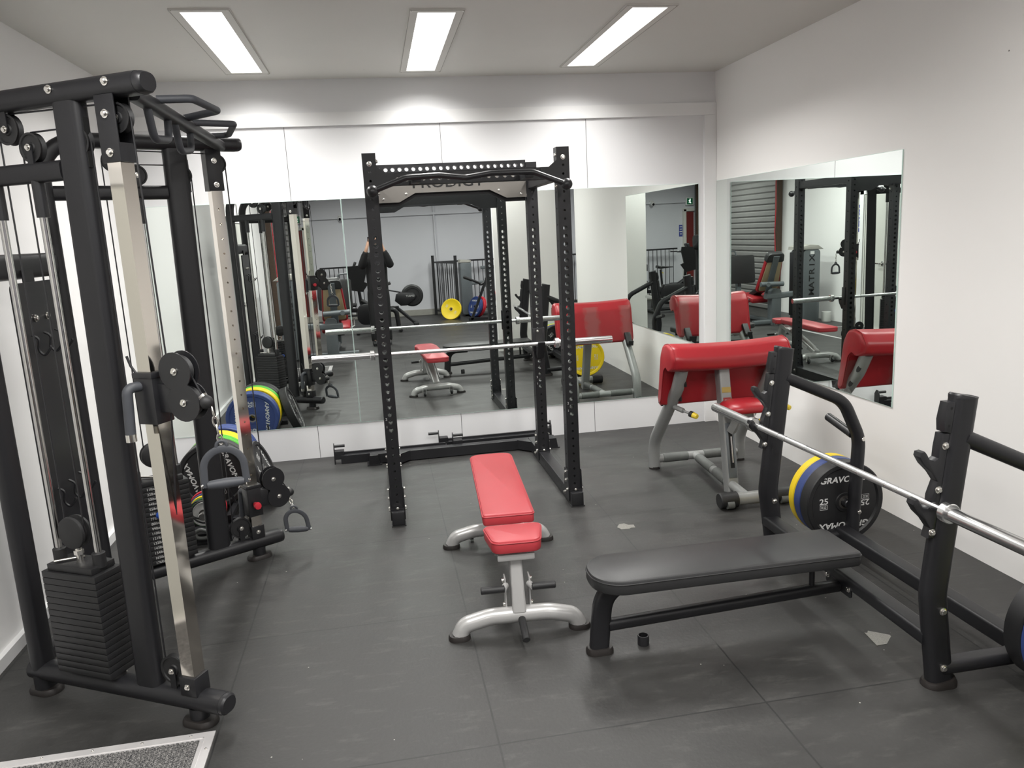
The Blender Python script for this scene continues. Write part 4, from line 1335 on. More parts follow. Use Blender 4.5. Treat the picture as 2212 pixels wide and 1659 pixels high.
# ------------------------------------------------------------------ red preacher curl bench
def preacher_bench():
    t = Thing('preacher_bench', 'worn red preacher curl bench with grey frame by the corner mirrors', 'weight bench', (2.92, 2.4, 0))
    gp = M['grey_paint']
    out = [(2.535, 0.552), (2.478, 0.545), (2.402, 0.80), (2.345, 0.838), (2.285, 0.812), (2.222, 0.838), (2.208, 0.905), (2.262, 0.976), (2.335, 0.992), (2.412, 0.978), (2.462, 0.905)]
    rad = [0.025, 0.025, 0.05, 0.03, 0.035, 0.04, 0.05, 0.05, 0.05, 0.05, 0.10]
    pr = round_poly(out, rad, 4)
    m = len(pr)
    cy_ = sum(a for a, b in pr) / m; cz_ = sum(b for a, b in pr) / m
    x0, x1 = 2.515, 3.345
    xs = [(x0, 0.74), (x0 + 0.006, 0.87), (x0 + 0.018, 0.95), (x0 + 0.04, 1.0)]
    xs += [(x0 + 0.04 + (x1 - x0 - 0.08) * k / 16, 1.0) for k in range(1, 16)]
    xs += [(x1 - 0.04, 1.0), (x1 - 0.018, 0.95), (x1 - 0.006, 0.87), (x1, 0.74)]
    vs, fs = [], []
    for x, s in xs:
        f = (x - x0) / (x1 - x0)
        sag = -0.016 * math.sin(PI * f) ** 1.0
        # each section shrinks along its own thickness near the ends
        for a, b in pr:
            on = 1.0 if b > 0.86 else max(0.0, (b - 0.60) / 0.26)
            vs.append((x, cy_ + (a - cy_) * s, cz_ + (b - cz_) * (0.5 + 0.5 * s) + sag * on))
    for i in range(len(xs) - 1):
        for j in range(m):
            fs.append((i * m + j, (i + 1) * m + j, (i + 1) * m + (j + 1) % m, i * m + (j + 1) % m))
    fs.append(tuple(range(m))); fs.append(tuple((len(xs) - 1) * m + j for j in range(m - 1, -1, -1)))
    pad = t.part('arm_pad', MB().add(vs, fs), M['worn_red_vinyl'], smooth=50)
    for sx, xx in ((1, x0 + 0.018), (-1, x1 - 0.018)):
        seam = [V((xx, cy_ + (a - cy_) * 0.962, cz_ + (b - cz_) * 0.985)) for a, b in pr]
        t.part('seam', MB().tube(seam, [(0.0025 * math.cos(2 * PI * k / 5), 0.0025 * math.sin(2 * PI * k / 5)) for k in range(5)], closed=True, up=X_), M['dark_red_vinyl'], pad)
    # side legs
    for x, xt in ((2.602, 2.615), (3.262, 3.255)):
        pts = fillet([(x, 2.822, 0.012), (x, 2.822, 0.20), (xt, 2.395, 0.675), (xt, 2.305, 0.825)], [0.28, 0.2], 8)
        lg = t.part('leg', MB().tube(pts, rrect(0.076, 0.084, 0.036), up=X_), gp)
        t.part('foot_pad', MB().cyl((x, 2.822, 0.0), (x, 2.822, 0.018), 0.041), M['foot_rubber'], lg)
        for z, y in ((0.60, 2.46), (0.715, 2.375)):
            nn = V((0.80, -0.60, 0.0)).normalized() if x < 3 else V((0.55, -0.80, 0.0)).normalized()
            c = V((xt, y, z)) + V((0.034, -0.032, 0.0))
            ax = V((0, -0.62, 0.78)); sd = nn.cross(ax).normalized(); ax = sd.cross(nn)
            n_ = nn
            t.part('oval_plug', MB().add([c + n_ * 0.006 + ax * (0.026 * math.cos(2 * PI * k / 20)) + sd * (0.014 * math.sin(2 * PI * k / 20)) for k in range(20)] + [c - n_ * 0.02 + ax * (0.026 * math.cos(2 * PI * k / 20)) + sd * (0.014 * math.sin(2 * PI * k / 20)) for k in range(20)], [tuple(range(20))] + [(k, 20 + k, 20 + (k + 1) % 20, (k + 1) % 20) for k in range(20)]), M['black_rubber'], lg)
        kb = MB().cyl((x + 0.02, 2.47, 0.535), (x + 0.055, 2.40, 0.520), 0.017).cyl((x + 0.055, 2.40, 0.520), (x + 0.085, 2.34, 0.508), 0.008)
        t.part('pull_pin', kb, gp, lg)
        t.part('pin_collar', MB().cyl((x + 0.082, 2.345, 0.509), (x + 0.092, 2.325, 0.505), 0.021), M['black_rubber'], lg)
        t.part('pin_knob', MB().cyl((x + 0.092, 2.325, 0.505), (x + 0.108, 2.293, 0.498), 0.020, 0.017, bev=0.003), M['knob_yellow'], lg)
        hb = MB().prism([(-0.03, -0.07), (0.03, -0.07), (0.03, 0.07), (-0.03, 0.07)], (x, 2.565, 0.585), X_, V((0, -0.62, 0.78)), 0.045, 0.004)
        hb.prism([(0, 0), (0.07, -0.01), (0.085, 0.04), (0.075, 0.042), (0.062, 0.012), (0, 0.03)], (x, 2.585, 0.535), Y_, Z_, 0.05, 0.003)
        t.part('bar_hook', hb, M['black_rubber'], lg)
    # floor frame
    cr = t.part('cross_tube', MB().tube([(2.63, 2.820, 0.072), (3.235, 2.812, 0.072)], 0.030), gp)
    t.part('grip_sleeve', MB().cyl((2.665, 2.8195, 0.072), (2.855, 2.817, 0.072), 0.0335, bev=0.003), M['grey_foam'], cr)
    t.part('grip_sleeve', MB().cyl((2.975, 2.8155, 0.072), (3.20, 2.8125, 0.072), 0.0335, bev=0.003), M['grey_foam'], cr)
    ln = t.part('long_tube', MB().tube([(2.915, 2.816, 0.072), (2.868, 1.905, 0.060)], 0.030), gp)
    t.part('tube_sleeve', MB().cyl((2.911, 2.735, 0.071), (2.897, 2.46, 0.0675), 0.0335, bev=0.003), M['grey_foam'], ln)
    t.part('tube_sleeve', MB().cyl((2.894, 2.41, 0.067), (2.884, 2.215, 0.064), 0.0335, bev=0.003), M['grey_foam'], ln)
    st = t.part('stabilizer', MB().tube([(2.72, 1.905, 0.052), (3.12, 1.902, 0.052)], 0.040), gp)
    for a, b in ((2.685, 2.80), (3.155, 3.04)):
        e = t.part('end_sleeve', MB().lathe([(0, 0), (0.044, 0.0), (0.049, 0.006), (0.049, abs(b - a)), (0.0, abs(b - a))], (a, 1.904, 0.052), (b - a, 0, 0), 28), M['black_rubber'], st)
        t.part('roller', MB().cyl((a + (b - a) * 0.30, 1.866, 0.034), (a + (b - a) * 0.68, 1.866, 0.034), 0.025), M['grey_foam'], e)
    # seat post with its slotted slide
    p0, p1 = V((2.885, 2.150, 0.012)), V((2.905, 2.345, 0.80))
    d = (p1 - p0).normalized()
    t.part('seat_post', MB().tube([p0, p1], rrect(0.075, 0.085, 0.012), up=Y_), gp)
    nf = V((0, -1, 0)); nf = (nf - d * nf.dot(d)).normalized()
    fr = frame(d, nf)
    t.part('slide_cover', MB().box(p0 + d * 0.27 + nf * 0.044, (0.36, 0.058, 0.010), fr, 0.004), M['machine_grey'])
    t.part('slot', MB().box(p0 + d * 0.29 + nf * 0.0495, (0.27, 0.026, 0.004), fr), M['hole_dark'])
    t.part('gas_strut', MB().cyl(p0 + d * 0.19 + nf * 0.055, p0 + d * 0.36 + nf * 0.055, 0.006), M['steel_rod'])
    t.part('logo_label', MB().box(p0 + d * 0.665 + nf * 0.0435, (0.036, 0.062, 0.002), fr), M['label_gold'], smooth=0)
    t.part('warning_label', MB().box(p0 + d * 0.575 + nf * 0.0435, (0.080, 0.052, 0.002), fr), M['label_red'], smooth=0)
    li = MB()
    for k in range(7): li.box(p0 + d * (0.600 - 0.009 * k) + nf * 0.045, (0.003, 0.030 + 0.008 * ((k * 5) % 3), 0.001), fr)
    t.part('label_print', li, M['lettering'], smooth=0)
    # seat: rounded saddle
    so = V((2.955, 2.120, 0.585))
    pl = round_poly([(-0.150, -0.13), (0.150, -0.13), (0.15, 0.10), (-0.15, 0.10)], [0.10, 0.10, 0.06, 0.06], 8)
    sv, sf = [], []
    ringn = len(pl)
    for (sc, z) in ((0.80, -0.026), (0.97, -0.016), (1.0, 0.0), (0.97, 0.016), (0.85, 0.032), (0.6, 0.044), (0.3, 0.050)):
        for a, b in pl: sv.append(so + V((a * sc, b * sc, z - 0.10 * (a * sc) ** 2 * 2)))
    for i in range(6):
        for j in range(ringn): sf.append((i * ringn + j, i * ringn + (j + 1) % ringn, (i + 1) * ringn + (j + 1) % ringn, (i + 1) * ringn + j))
    sf.append(tuple(range(ringn - 1, -1, -1))); sf.append(tuple(6 * ringn + j for j in range(ringn)))
    t.part('seat', MB().add(sv, sf), M['dark_red_vinyl'], smooth=60)
    t.part('seat_bracket', MB().box((2.945, 2.165, 0.545), (0.11, 0.17, 0.03), None, 0.006).bar((2.945, 2.14, 0.54), (2.90, 2.195, 0.40), 0.05, 0.05, bev=0.006), gp)
    lv = t.part('lever_stem', MB().cyl((3.00, 2.08, 0.55), (3.00, 2.075, 0.505), 0.007), M['steel_rod'])
    t.part('seat_lever', MB().tube([(2.96, 2.075, 0.497), (3.0, 2.07, 0.503), (3.05, 2.065, 0.500)], rrect(0.022, 0.012, 0.005)), M['knob_yellow'], lv)
    return t

def worn_vinyl():
    m = mat('worn_red_vinyl', (0.33, 0.015, 0.022), 0.34, bump=0.08, bscale=300)
    nt = m.node_tree; L = nt.links.new
    b = nt.nodes['Principled BSDF']
    tc = nt.nodes.new('ShaderNodeTexCoord')
    sp = nt.nodes.new('ShaderNodeSeparateXYZ'); L(tc.outputs['Object'], sp.inputs[0])
    n = nt.nodes.new('ShaderNodeTexNoise'); n.inputs['Scale'].default_value = 14; n.inputs['Detail'].default_value = 6
    L(tc.outputs['Object'], n.inputs['Vector'])
    # three rubbed patches on the arm side of the pad (object space: x across, y depth, z height)
    tot = None
    def M_(op, a, b_):
        q = nt.nodes.new('ShaderNodeMath'); q.operation = op
        for i, x in enumerate((a, b_)):
            if isinstance(x, (int, float)): q.inputs[i].default_value = x
            else: L(x, q.inputs[i])
        return q.outputs[0]
    wob = M_('MULTIPLY', M_('SUBTRACT', n.outputs['Fac'], 0.5), 0.10)
    xx = M_('ADD', sp.outputs['X'], wob)
    for c, w_ in ((-0.02, 0.07), (0.35, 0.06)):
        k = M_('MULTIPLY', M_('SUBTRACT', w_ + 0.02, M_('ABSOLUTE', M_('SUBTRACT', xx, c), 0)), 25.0)
        k = M_('MINIMUM', M_('MAXIMUM', k, 0.0), 1.0)
        tot = k if tot is None else M_('MAXIMUM', tot, k)
    tot = M_('MULTIPLY', tot, M_('GREATER_THAN', sp.outputs['Y'], 0.012))
    tot = M_('MULTIPLY', tot, M_('LESS_THAN', sp.outputs['Z'], 0.93))
    tot = M_('MULTIPLY', tot, 0.55)
    mx = nt.nodes.new('ShaderNodeMix'); mx.data_type = 'RGBA'
    L(tot, mx.inputs[0])
    mx.inputs[6].default_value = (0.33, 0.015, 0.022, 1); mx.inputs[7].default_value = (0.24, 0.10, 0.095, 1)
    L(mx.outputs[2], b.inputs['Base Color'])
worn_vinyl()
preacher_bench()

# ------------------------------------------------------------------ plate rack in the corner
t = Thing('plate_rack', 'low black plate rack in the corner behind the cable machine', 'plate rack', (-0.47, 2.9, 0))
for sx in (-0.13, 0.13):
    t.part('rail', MB().box((-0.47 + sx, 3.02, 0.055), (0.035, 0.93, 0.035), None, 0.003), M['black_coat'], smooth=0)
for y in (2.60, 3.46):
    t.part('foot_bar', MB().box((-0.47, y, 0.022), (0.40, 0.05, 0.044), None, 0.003), M['black_coat'], smooth=0)
for y in (2.800, 2.9125, 3.001, 3.0945, 3.24, 3.420):
    for sx in (-0.13, 0.13):
        t.part('divider', MB().bar((-0.47 + sx, y, 0.07), (-0.47 + sx * 0.4, y, 0.30) if y < 2.85 else (-0.47 + sx, y, 0.20), 0.012, 0.012), M['black_coat'], smooth=0)
t.part('base_plate', MB().box((-0.45, 2.43, 0.006), (0.34, 0.34, 0.012)).box((-0.45, 2.275, 0.035), (0.34, 0.012, 0.065)), M['black_coat'], smooth=0)
t.part('post', MB().box((-0.44, 2.53, 0.15), (0.05, 0.05, 0.28), None, 0.003), M['black_coat'], smooth=0)
t.part('peg', MB().cyl((-0.44, 2.515, 0.165), (-0.44, 2.295, 0.165), 0.0235, bev=0.003), M['steel_rod'])
zc_ = 0.259
for lab, y, th, m, kg in (('black 25 kg plate at the front of the corner plate rack, facing the room', 2.868, 0.072, 'plate_black', 25),
                          ('second black plate in the corner rack, behind the front black one', 2.955, 0.072, 'plate_black', 25),
                          ('front green plate in the corner plate rack', 3.030, 0.038, 'plate_green', 10),
                          ('rear green plate in the corner plate rack, touching the yellow ones', 3.070, 0.038, 'plate_green', 10),
                          ('front yellow plate in the corner plate rack', 3.125, 0.050, 'plate_yellow', 15),
                          ('rear yellow plate in the corner plate rack, touching the blue ones', 3.178, 0.050, 'plate_yellow', 15),
                          ('blue plate in the corner rack next to the yellow plates', 3.305, 0.062, 'plate_blue', 20),
                          ('blue 20 kg plate at the back of the corner rack, facing the wall mirror', 3.370, 0.062, 'plate_blue', 20)):
    up_ = (0.95, 0.0, 0.30) if 'front black' in lab or 'facing the room' in lab else ((-1.0, 0, 0.06) if 'mirror' in lab else (0.3, 0, 0.9))
    bumper_plate(lab, (-0.470, y, zc_), (0, -1, 0), up_, 0.225, th, M[m], kg, group='plates standing in the corner rack')
bumper_plate('black plate leaning against the right side of the corner plate rack', (-0.172, 2.965, 0.214), (0.945, -0.02, 0.32), (0.1, 0.95, 0.3), 0.225, 0.07, M['plate_black'], 25, group='plates standing in the corner rack')
for lab, y, R_, m in (('small red plate on the low peg of the corner rack', 2.470, 0.112, 'plate_red'), ('small blue plate on the low peg of the corner rack', 2.438, 0.104, 'plate_blue'),
                      ('small yellow plate on the low peg of the corner rack', 2.410, 0.098, 'plate_yellow'), ('small green plate on the low peg of the corner rack', 2.384, 0.092, 'plate_dark_green'),
                      ('small white plate, frontmost on the low peg of the corner rack', 2.356, 0.076, 'plate_white')):
    bumper_plate(lab, (-0.44, y, 0.165), (0, -1, 0), (0, 0, 1), R_, 0.022, M[m], None, brand=False, group='small plates on the low peg', name='change_plate')
def band(label, c, r, y, tilt):
    t_ = Thing('resistance_band', label, 'resistance band', (c[0], y, c[1] - r), 'bands hooked over the small plates')
    pts = [V((c[0] + r * math.cos(2 * PI * k / 28), y - tilt * math.sin(2 * PI * k / 28), c[1] + r * 0.92 * math.sin(2 * PI * k / 28))) for k in range(28)]
    t_.part('loop', MB().tube(pts, rrect(0.008, 0.014, 0.003, 2), closed=True, up=Y_), M['black_rubber'])
band('thin black loop band hanging over the small plates, left', (-0.455, 0.20), 0.060, 2.330, 0.0)
band('thin black loop band hanging over the small plates, right', (-0.425, 0.19), 0.075, 2.310, 0.0)
t = Thing('rope_handle', 'black strap with a grey foam grip hanging by the small plates', 'cable handle', (-0.50, 2.262, 0.0))
t.part('strap', MB().tube(fillet([(-0.52, 2.255, 0.225), (-0.495, 2.245, 0.20), (-0.485, 2.24, 0.10), (-0.47, 2.235, 0.055), (-0.41, 2.24, 0.05), (-0.395, 2.245, 0.085), (-0.45, 2.24, 0.11), (-0.50, 2.24, 0.075)], 0.03, 5), 0.0105), M['grey_foam'])
t.part('grip', MB().cyl((-0.535, 2.262, 0.222), (-0.498, 2.250, 0.232), 0.022, bev=0.006), M['machine_grey'])

# ------------------------------------------------------------------ floor mat, tape roll, scraps
t = Thing('entrance_mat', 'ribbed grey carpet mat in an aluminium frame set in the floor', 'mat', (-0.53, -0.29, 0))
mx0, mx1, my0, my1 = -1.02, -0.010, -0.905, 0.326
fw = 0.046
def rim(a, b, c, d):
    return MB().add([(a[0], a[1], 0.0), (b[0], b[1], 0.0), (c[0], c[1], 0.0), (d[0], d[1], 0.0), (a[0], a[1], 0.005), (b[0], b[1], 0.005), (c[0], c[1], 0.005), (d[0], d[1], 0.005)], [(4, 5, 6, 7), (0, 1, 5, 4), (1, 2, 6, 5), (2, 3, 7, 6), (3, 0, 4, 7)])
o = [(mx0, my0), (mx1, my0), (mx1, my1), (mx0, my1)]
i_ = [(mx0 + fw, my0 + fw), (mx1 - fw, my0 + fw), (mx1 - fw, my1 - fw), (mx0 + fw, my1 - fw)]
for k in range(4):
    k2 = (k + 1) % 4
    r = t.part('frame', rim(o[k], o[k2], i_[k2], i_[k]), M['aluminium'], smooth=0)
    mid = MB()
    a, b = V((*o[k], 0.0055)), V((*o[k2], 0.0055))
    inn = (V((*i_[k], 0)) - V((*o[k], 0)))
    d_ = (b - a).normalized(); nrm_ = Z_.cross(d_)
    mid.bar(a + d_ * 0.034 + nrm_ * 0.034, b - d_ * 0.034 + nrm_ * 0.034, 0.006, 0.003)
    t.part('frame_ridge', mid, M['aluminium'], r, smooth=0)
    for q in range(6):
        p = a + d_ * ((b - a).length * (q + 0.5) / 6) + nrm_ * 0.014
        t.bolt((p.x, p.y, 0.005), Z_, 0.0035, r, 'screw')
cp = MB()
n_r = 54
for k in range(n_r):
    xa = mx0 + fw + (mx1 - mx0 - 2 * fw) * k / n_r
    wd = (mx1 - mx0 - 2 * fw) / n_r
    ya, yb2 = my0 + fw, my1 - fw
    cp.add([(xa, ya, 0.001), (xa + wd * 0.22, ya, 0.006), (xa + wd * 0.70, ya, 0.006), (xa + wd * 0.88, ya, 0.001), (xa + wd, ya, 0.001),
            (xa, yb2, 0.001), (xa + wd * 0.22, yb2, 0.006), (xa + wd * 0.70, yb2, 0.006), (xa + wd * 0.88, yb2, 0.001), (xa + wd, yb2, 0.001)],
           [(0, 1, 6, 5), (1, 2, 7, 6), (2, 3, 8, 7), (3, 4, 9, 8)])
t.part('carpet', cp, M['ribbed_carpet'], smooth=0)
single('tape_roll', 'small black plastic ring standing on the floor under the flat bench', 'plastic ring', MB().lathe([(0.0235, 0), (0.0245, 0), (0.0245, 0.040), (0.0235, 0.042), (0.020, 0.042), (0.019, 0.040), (0.019, 0.002), (0.0235, 0)], (1.704, 0.508, 0), Z_, 32), M['black_satin'], (1.704, 0.508, 0))
def scrap(label, c, pts):
    mb = MB().prism([(a, b) for a, b in pts], (c[0], c[1], 0.0012), X_, Y_, 0.0016)
    single('floor_scrap', label, 'scrap', mb, M['screed'], (c[0], c[1], 0), 'pale speckled scraps on the floor', smooth=0)
scrap('pale speckled scrap on the floor beside the foot of the squat rack', (2.04, 1.80), [(-0.045, 0.0), (-0.032, -0.038), (0.015, -0.045), (0.03, -0.03), (0.055, -0.035), (0.06, 0.01), (0.03, 0.015), (0.012, 0.045), (-0.02, 0.042)])
scrap('pale speckled scrap on the floor between the bench and its near upright', (2.662, 0.295), [(-0.042, -0.05), (0.005, -0.048), (0.058, 0.0), (0.06, 0.012), (0.02, 0.045), (-0.005, 0.065), (-0.018, 0.05), (-0.028, 0.055)])

# ------------------------------------------------------------------ the photographer, seen in the wall mirror
def skin_mesh(name, chains, m, parent, levels=2, root=0):
    """chains: list of [(point, radius), ...]; shared points (by position) join; one continuous surface"""
    verts, rad, edges, idx = [], [], [], {}
    for ch in chains:
        prev = None
        for (p, r) in ch:
            k = tuple(round(c, 4) for c in p)
            if k not in idx:
                idx[k] = len(verts); verts.append(p); rad.append(r)
            i = idx[k]
            if prev is not None and prev != i: edges.append((prev, i))
            prev = i
    me = bpy.data.meshes.new(name)
    me.from_pydata([tuple(v) for v in verts], edges, [])
    me.materials.append(m)
    o = bpy.data.objects.new(name, me)
    C.objects.link(o)
    if parent is not None: o.parent = parent
    md = o.modifiers.new('skin', 'SKIN')
    md.use_smooth_shade = True
    sv = me.skin_vertices[0].data
    for i, r in enumerate(rad):
        sv[i].radius = (r, r) if isinstance(r, (int, float)) else r
        sv[i].use_root = (i == root)
    s = o.modifiers.new('subdivision', 'SUBSURF')
    s.levels = levels; s.render_levels = levels
    return o

def person():
    ox, oy = 0.7135, -2.80
    t = Thing('person', 'person in black hoodie and trousers holding up a phone with both hands, seen in mirror', 'person', (ox, oy, 0))
    L_ = lambda x, y, z: V((x, y, z))          # local, facing +y
    ph = V((0.0, 0.372, 1.752))                # phone centre, local (just behind the lens)
    def arm(s):
        sh = L_(0.175 * s, 0.0, 1.46); el = L_(0.235 * s, 0.16, 1.30); wr = L_(0.125 * s, 0.335, 1.615)
        return sh, el, wr
    chains = [[(L_(0, 0, 0.98), 0.12), (L_(0, 0, 1.15), 0.125), (L_(0, 0, 1.32), 0.14), (L_(0, 0, 1.46), 0.10), (L_(0, 0.005, 1.53), 0.055), (L_(0, 0.02, 1.59), 0.055)]]
    chains[0] += [(L_(0, 0.025, 1.64), 0.070), (L_(0, 0.025, 1.70), (0.078, 0.090)), (L_(0, 0.015, 1.76), (0.074, 0.085)), (L_(0, 0.01, 1.795), 0.045)]
    chains.append([(L_(0, 0.025, 1.70), (0.078, 0.090)), (L_(0, 0.118, 1.685), 0.013)])          # nose
    for s in (-1, 1):
        chains.append([(L_(0, 0.025, 1.70), (0.078, 0.090)), (L_(0.088 * s, 0.015, 1.695), 0.012)])   # ears
        sh, el, wr = arm(s)
        chains.append([(L_(0, 0, 1.46), 0.10), (sh, 0.062), (sh.lerp(el, 0.5), 0.048), (el, 0.043), (el.lerp(wr, 0.5), 0.037), (wr, 0.026)])
        palm = L_(0.100 * s, 0.350, 1.690)
        chains[-1].append((palm, (0.016, 0.034)))
        for q, (dz, ln) in enumerate(((0.030, 0.070), (0.018, 0.078), (0.005, 0.074), (-0.010, 0.060))):
            k = L_(0.088 * s, 0.356, 1.715 + dz * 1.0)
            tip = L_(0.088 * s - s * 0.02, 0.380, 1.728 + dz * 1.1)
            end = L_(0.088 * s - s * ln, 0.386, 1.724 + dz * 1.2)
            chains.append([(palm, (0.016, 0.034)), (k, 0.0095), (tip, 0.0085), (end, 0.0070)])
        chains.append([(palm, (0.016, 0.034)), (L_(0.085 * s, 0.335, 1.700), 0.011), (L_(0.066 * s, 0.345, 1.712), 0.009), (L_(0.050 * s, 0.352, 1.722), 0.008)])
        hip = L_(0.09 * s, 0, 0.93); kn = L_(0.10 * s, 0.02, 0.51); an = L_(0.11 * s, -0.02, 0.09)
        chains.append([(L_(0, 0, 0.98), 0.12), (hip, 0.085), (hip.lerp(kn, 0.5), 0.072), (kn, 0.055), (kn.lerp(an, 0.4), 0.052), (an, 0.036), (L_(0.115 * s, 0.10, 0.035), 0.030)])
    skin_mesh('body', chains, M['skin'], t.o)
    # hoodie: torso and sleeves as one surface
    hd = [[(L_(0, 0, 0.80), (0.185, 0.145)), (L_(0, 0, 0.92), (0.19, 0.148)), (L_(0, 0, 1.08), (0.185, 0.145)), (L_(0, 0, 1.28), (0.195, 0.145)), (L_(0, 0, 1.44), (0.14, 0.11)), (L_(0, 0.0, 1.53), 0.078), (L_(0, 0.0, 1.565), 0.072)]]
    for s in (-1, 1):
        sh, el, wr = arm(s)
        hd.append([(L_(0, 0, 1.44), (0.14, 0.11)), (sh, 0.085), (sh.lerp(el, 0.5), 0.074), (el, 0.070), (el.lerp(wr, 0.5), 0.056), (el.lerp(wr, 0.86), 0.042)])
    skin_mesh('hoodie', hd, M['cloth_black'], t.o)
    tr = [[(L_(0, 0, 1.00), (0.165, 0.125)), (L_(0, 0, 0.93), (0.17, 0.13))]]
    for s in (-1, 1):
        tr.append([(L_(0, 0, 0.93), (0.17, 0.13)), (L_(0.10 * s, 0, 0.84), 0.100), (L_(0.105 * s, 0.015, 0.51), 0.080), (L_(0.112 * s, -0.01, 0.03), 0.066)])
    skin_mesh('trousers', tr, M['cloth_black'], t.o)
    for s in (-1, 1):
        mb = MB().tube([(0.115 * s, -0.075, 0.03), (0.115 * s, -0.06, 0.045), (0.115 * s, 0.05, 0.045), (0.115 * s, 0.14, 0.032), (0.115 * s, 0.175, 0.025)], rrect(0.088, 0.085, 0.035), scale=[0.7, 1.0, 1.0, 0.85, 0.5])
        link('shoe', mb, M['black_rubber'], t.o)
    hr = MB()
    for k in range(9):
        a = PI / 2 * k / 8
    hr.lathe([(0.0, 0.112), (0.045, 0.104), (0.078, 0.080), (0.094, 0.045), (0.097, 0.010), (0.088, -0.01), (0.0, -0.01)], (0, 0.0, 1.715), V((0, -0.22, 1)), 28)
    link('hair', hr, M['hair'], t.o)
    for s in (-1, 1):
        e = MB().lathe([(0.010 * math.sin(PI * k / 8), -0.010 * math.cos(PI * k / 8)) for k in range(9)], (0.031 * s, 0.098, 1.705), Z_, 12)
        link('eye', e, M['phone'], t.o)
    link('mouth', MB().box((0, 0.108, 1.640), (0.045, 0.008, 0.010), None, 0.003), M['dark_red_vinyl'], t.o)
    return t
person()
t = Thing('phone', 'dark phone held up sideways in front of the face of the person', 'phone', (0.7135, -2.4325, 1.715))
t.part('case', MB().prism(rrect(0.158, 0.076, 0.012), (0.690, -2.4345, 1.750), X_, Z_, 0.0085, 0.002), M['phone'])
t.part('camera_bump', MB().prism(rrect(0.022, 0.060, 0.010), (0.745, -2.4290, 1.750), X_, Z_, 0.003), M['black_satin'])

# ------------------------------------------------------------------ machines behind the photographer
def bike():
    t = Thing('exercise_bike', 'black exercise bike behind the person with a black jacket on its handlebar', 'exercise bike', (0.72, -4.60, 0))
    b = M['black_satin']
    t.part('frame', MB().tube(fillet([(1.05, -4.6, 0.10), (1.02, -4.6, 0.42), (0.70, -4.6, 0.42), (0.38, -4.6, 0.62)], 0.12), 0.045), b)
    t.part('flywheel_cover', MB().prism(rrect(0.62, 0.40, 0.15), (0.60, -4.6, 0.36), X_, Z_, 0.14, 0.02), b)
    for x in (0.28, 1.08):
        t.part('foot_bar', MB().tube([(x, -4.86, 0.04), (x, -4.34, 0.04)], 0.035), b)
    t.part('base_tube', MB().tube([(0.28, -4.6, 0.06), (1.08, -4.6, 0.06)], 0.03), b)
    t.part('seat_post', MB().tube([(0.84, -4.6, 0.40), (0.88, -4.6, 0.86)], 0.022), b)
    sd = MB().tube([(0.62, -4.6, 0.895), (0.70, -4.6, 0.900), (0.80, -4.6, 0.900), (0.90, -4.6, 0.905), (0.955, -4.6, 0.92)], rrect(0.20, 0.06, 0.025), up=Z_, scale=[0.25, 0.38, 0.62, 1.0, 0.8])
    t.part('saddle', sd, M['black_rubber'])
    t.part('seat_lever', MB().tube([(0.86, -4.56, 0.80), (0.86, -4.51, 0.79)], 0.008), M['knob_yellow'])
    t.part('mast', MB().tube(fillet([(0.38, -4.6, 0.55), (0.34, -4.6, 1.02), (0.38, -4.6, 1.20)], 0.1), 0.03), b)
    t.part('handlebar', MB().tube(fillet([(0.60, -4.42, 1.20), (0.40, -4.42, 1.19), (0.36, -4.6, 1.20), (0.40, -4.78, 1.19), (0.60, -4.78, 1.20)], 0.05), 0.016), b)
    t.part('console', MB().box((0.31, -4.6, 1.28), (0.05, 0.18, 0.14), Matrix.Rotation(0.4, 3, 'Y'), 0.012), b)
    for s in (-1, 1):
        t.part('crank', MB().bar((0.60, -4.6 + 0.085 * s, 0.36), (0.60 + 0.12 * s, -4.6 + 0.085 * s, 0.36 - 0.12 * s), 0.014, 0.028), M['bolt'])
        t.part('pedal', MB().box((0.60 + 0.12 * s, -4.6 + 0.14 * s, 0.36 - 0.12 * s), (0.09, 0.09, 0.025), None, 0.005), b)
bike()
jk = MB()
jp = [(-0.17, 0.0), (0.15, 0.015), (0.165, -0.07), (0.10, -0.30), (0.175, -0.33), (0.06, -0.48), (-0.05, -0.46), (-0.14, -0.44), (-0.175, -0.2)]
n_ = len(jp)
for s in (0, 1):
    for a, b in jp: jk.v.append(V((0.375 + a, -4.395 + 0.045 * s + 0.012 * math.sin(9 * a + 5 * b), 1.275 + b)))
jk.f = [tuple(range(n_)), tuple(range(2 * n_ - 1, n_ - 1, -1))] + [(k, n_ + k, n_ + (k + 1) % n_, (k + 1) % n_) for k in range(n_)]
single('jacket', 'black jacket hanging over the handlebar of the exercise bike', 'jacket', jk, M['cloth_black'], (0.375, -4.38, 0.80), smooth=60)

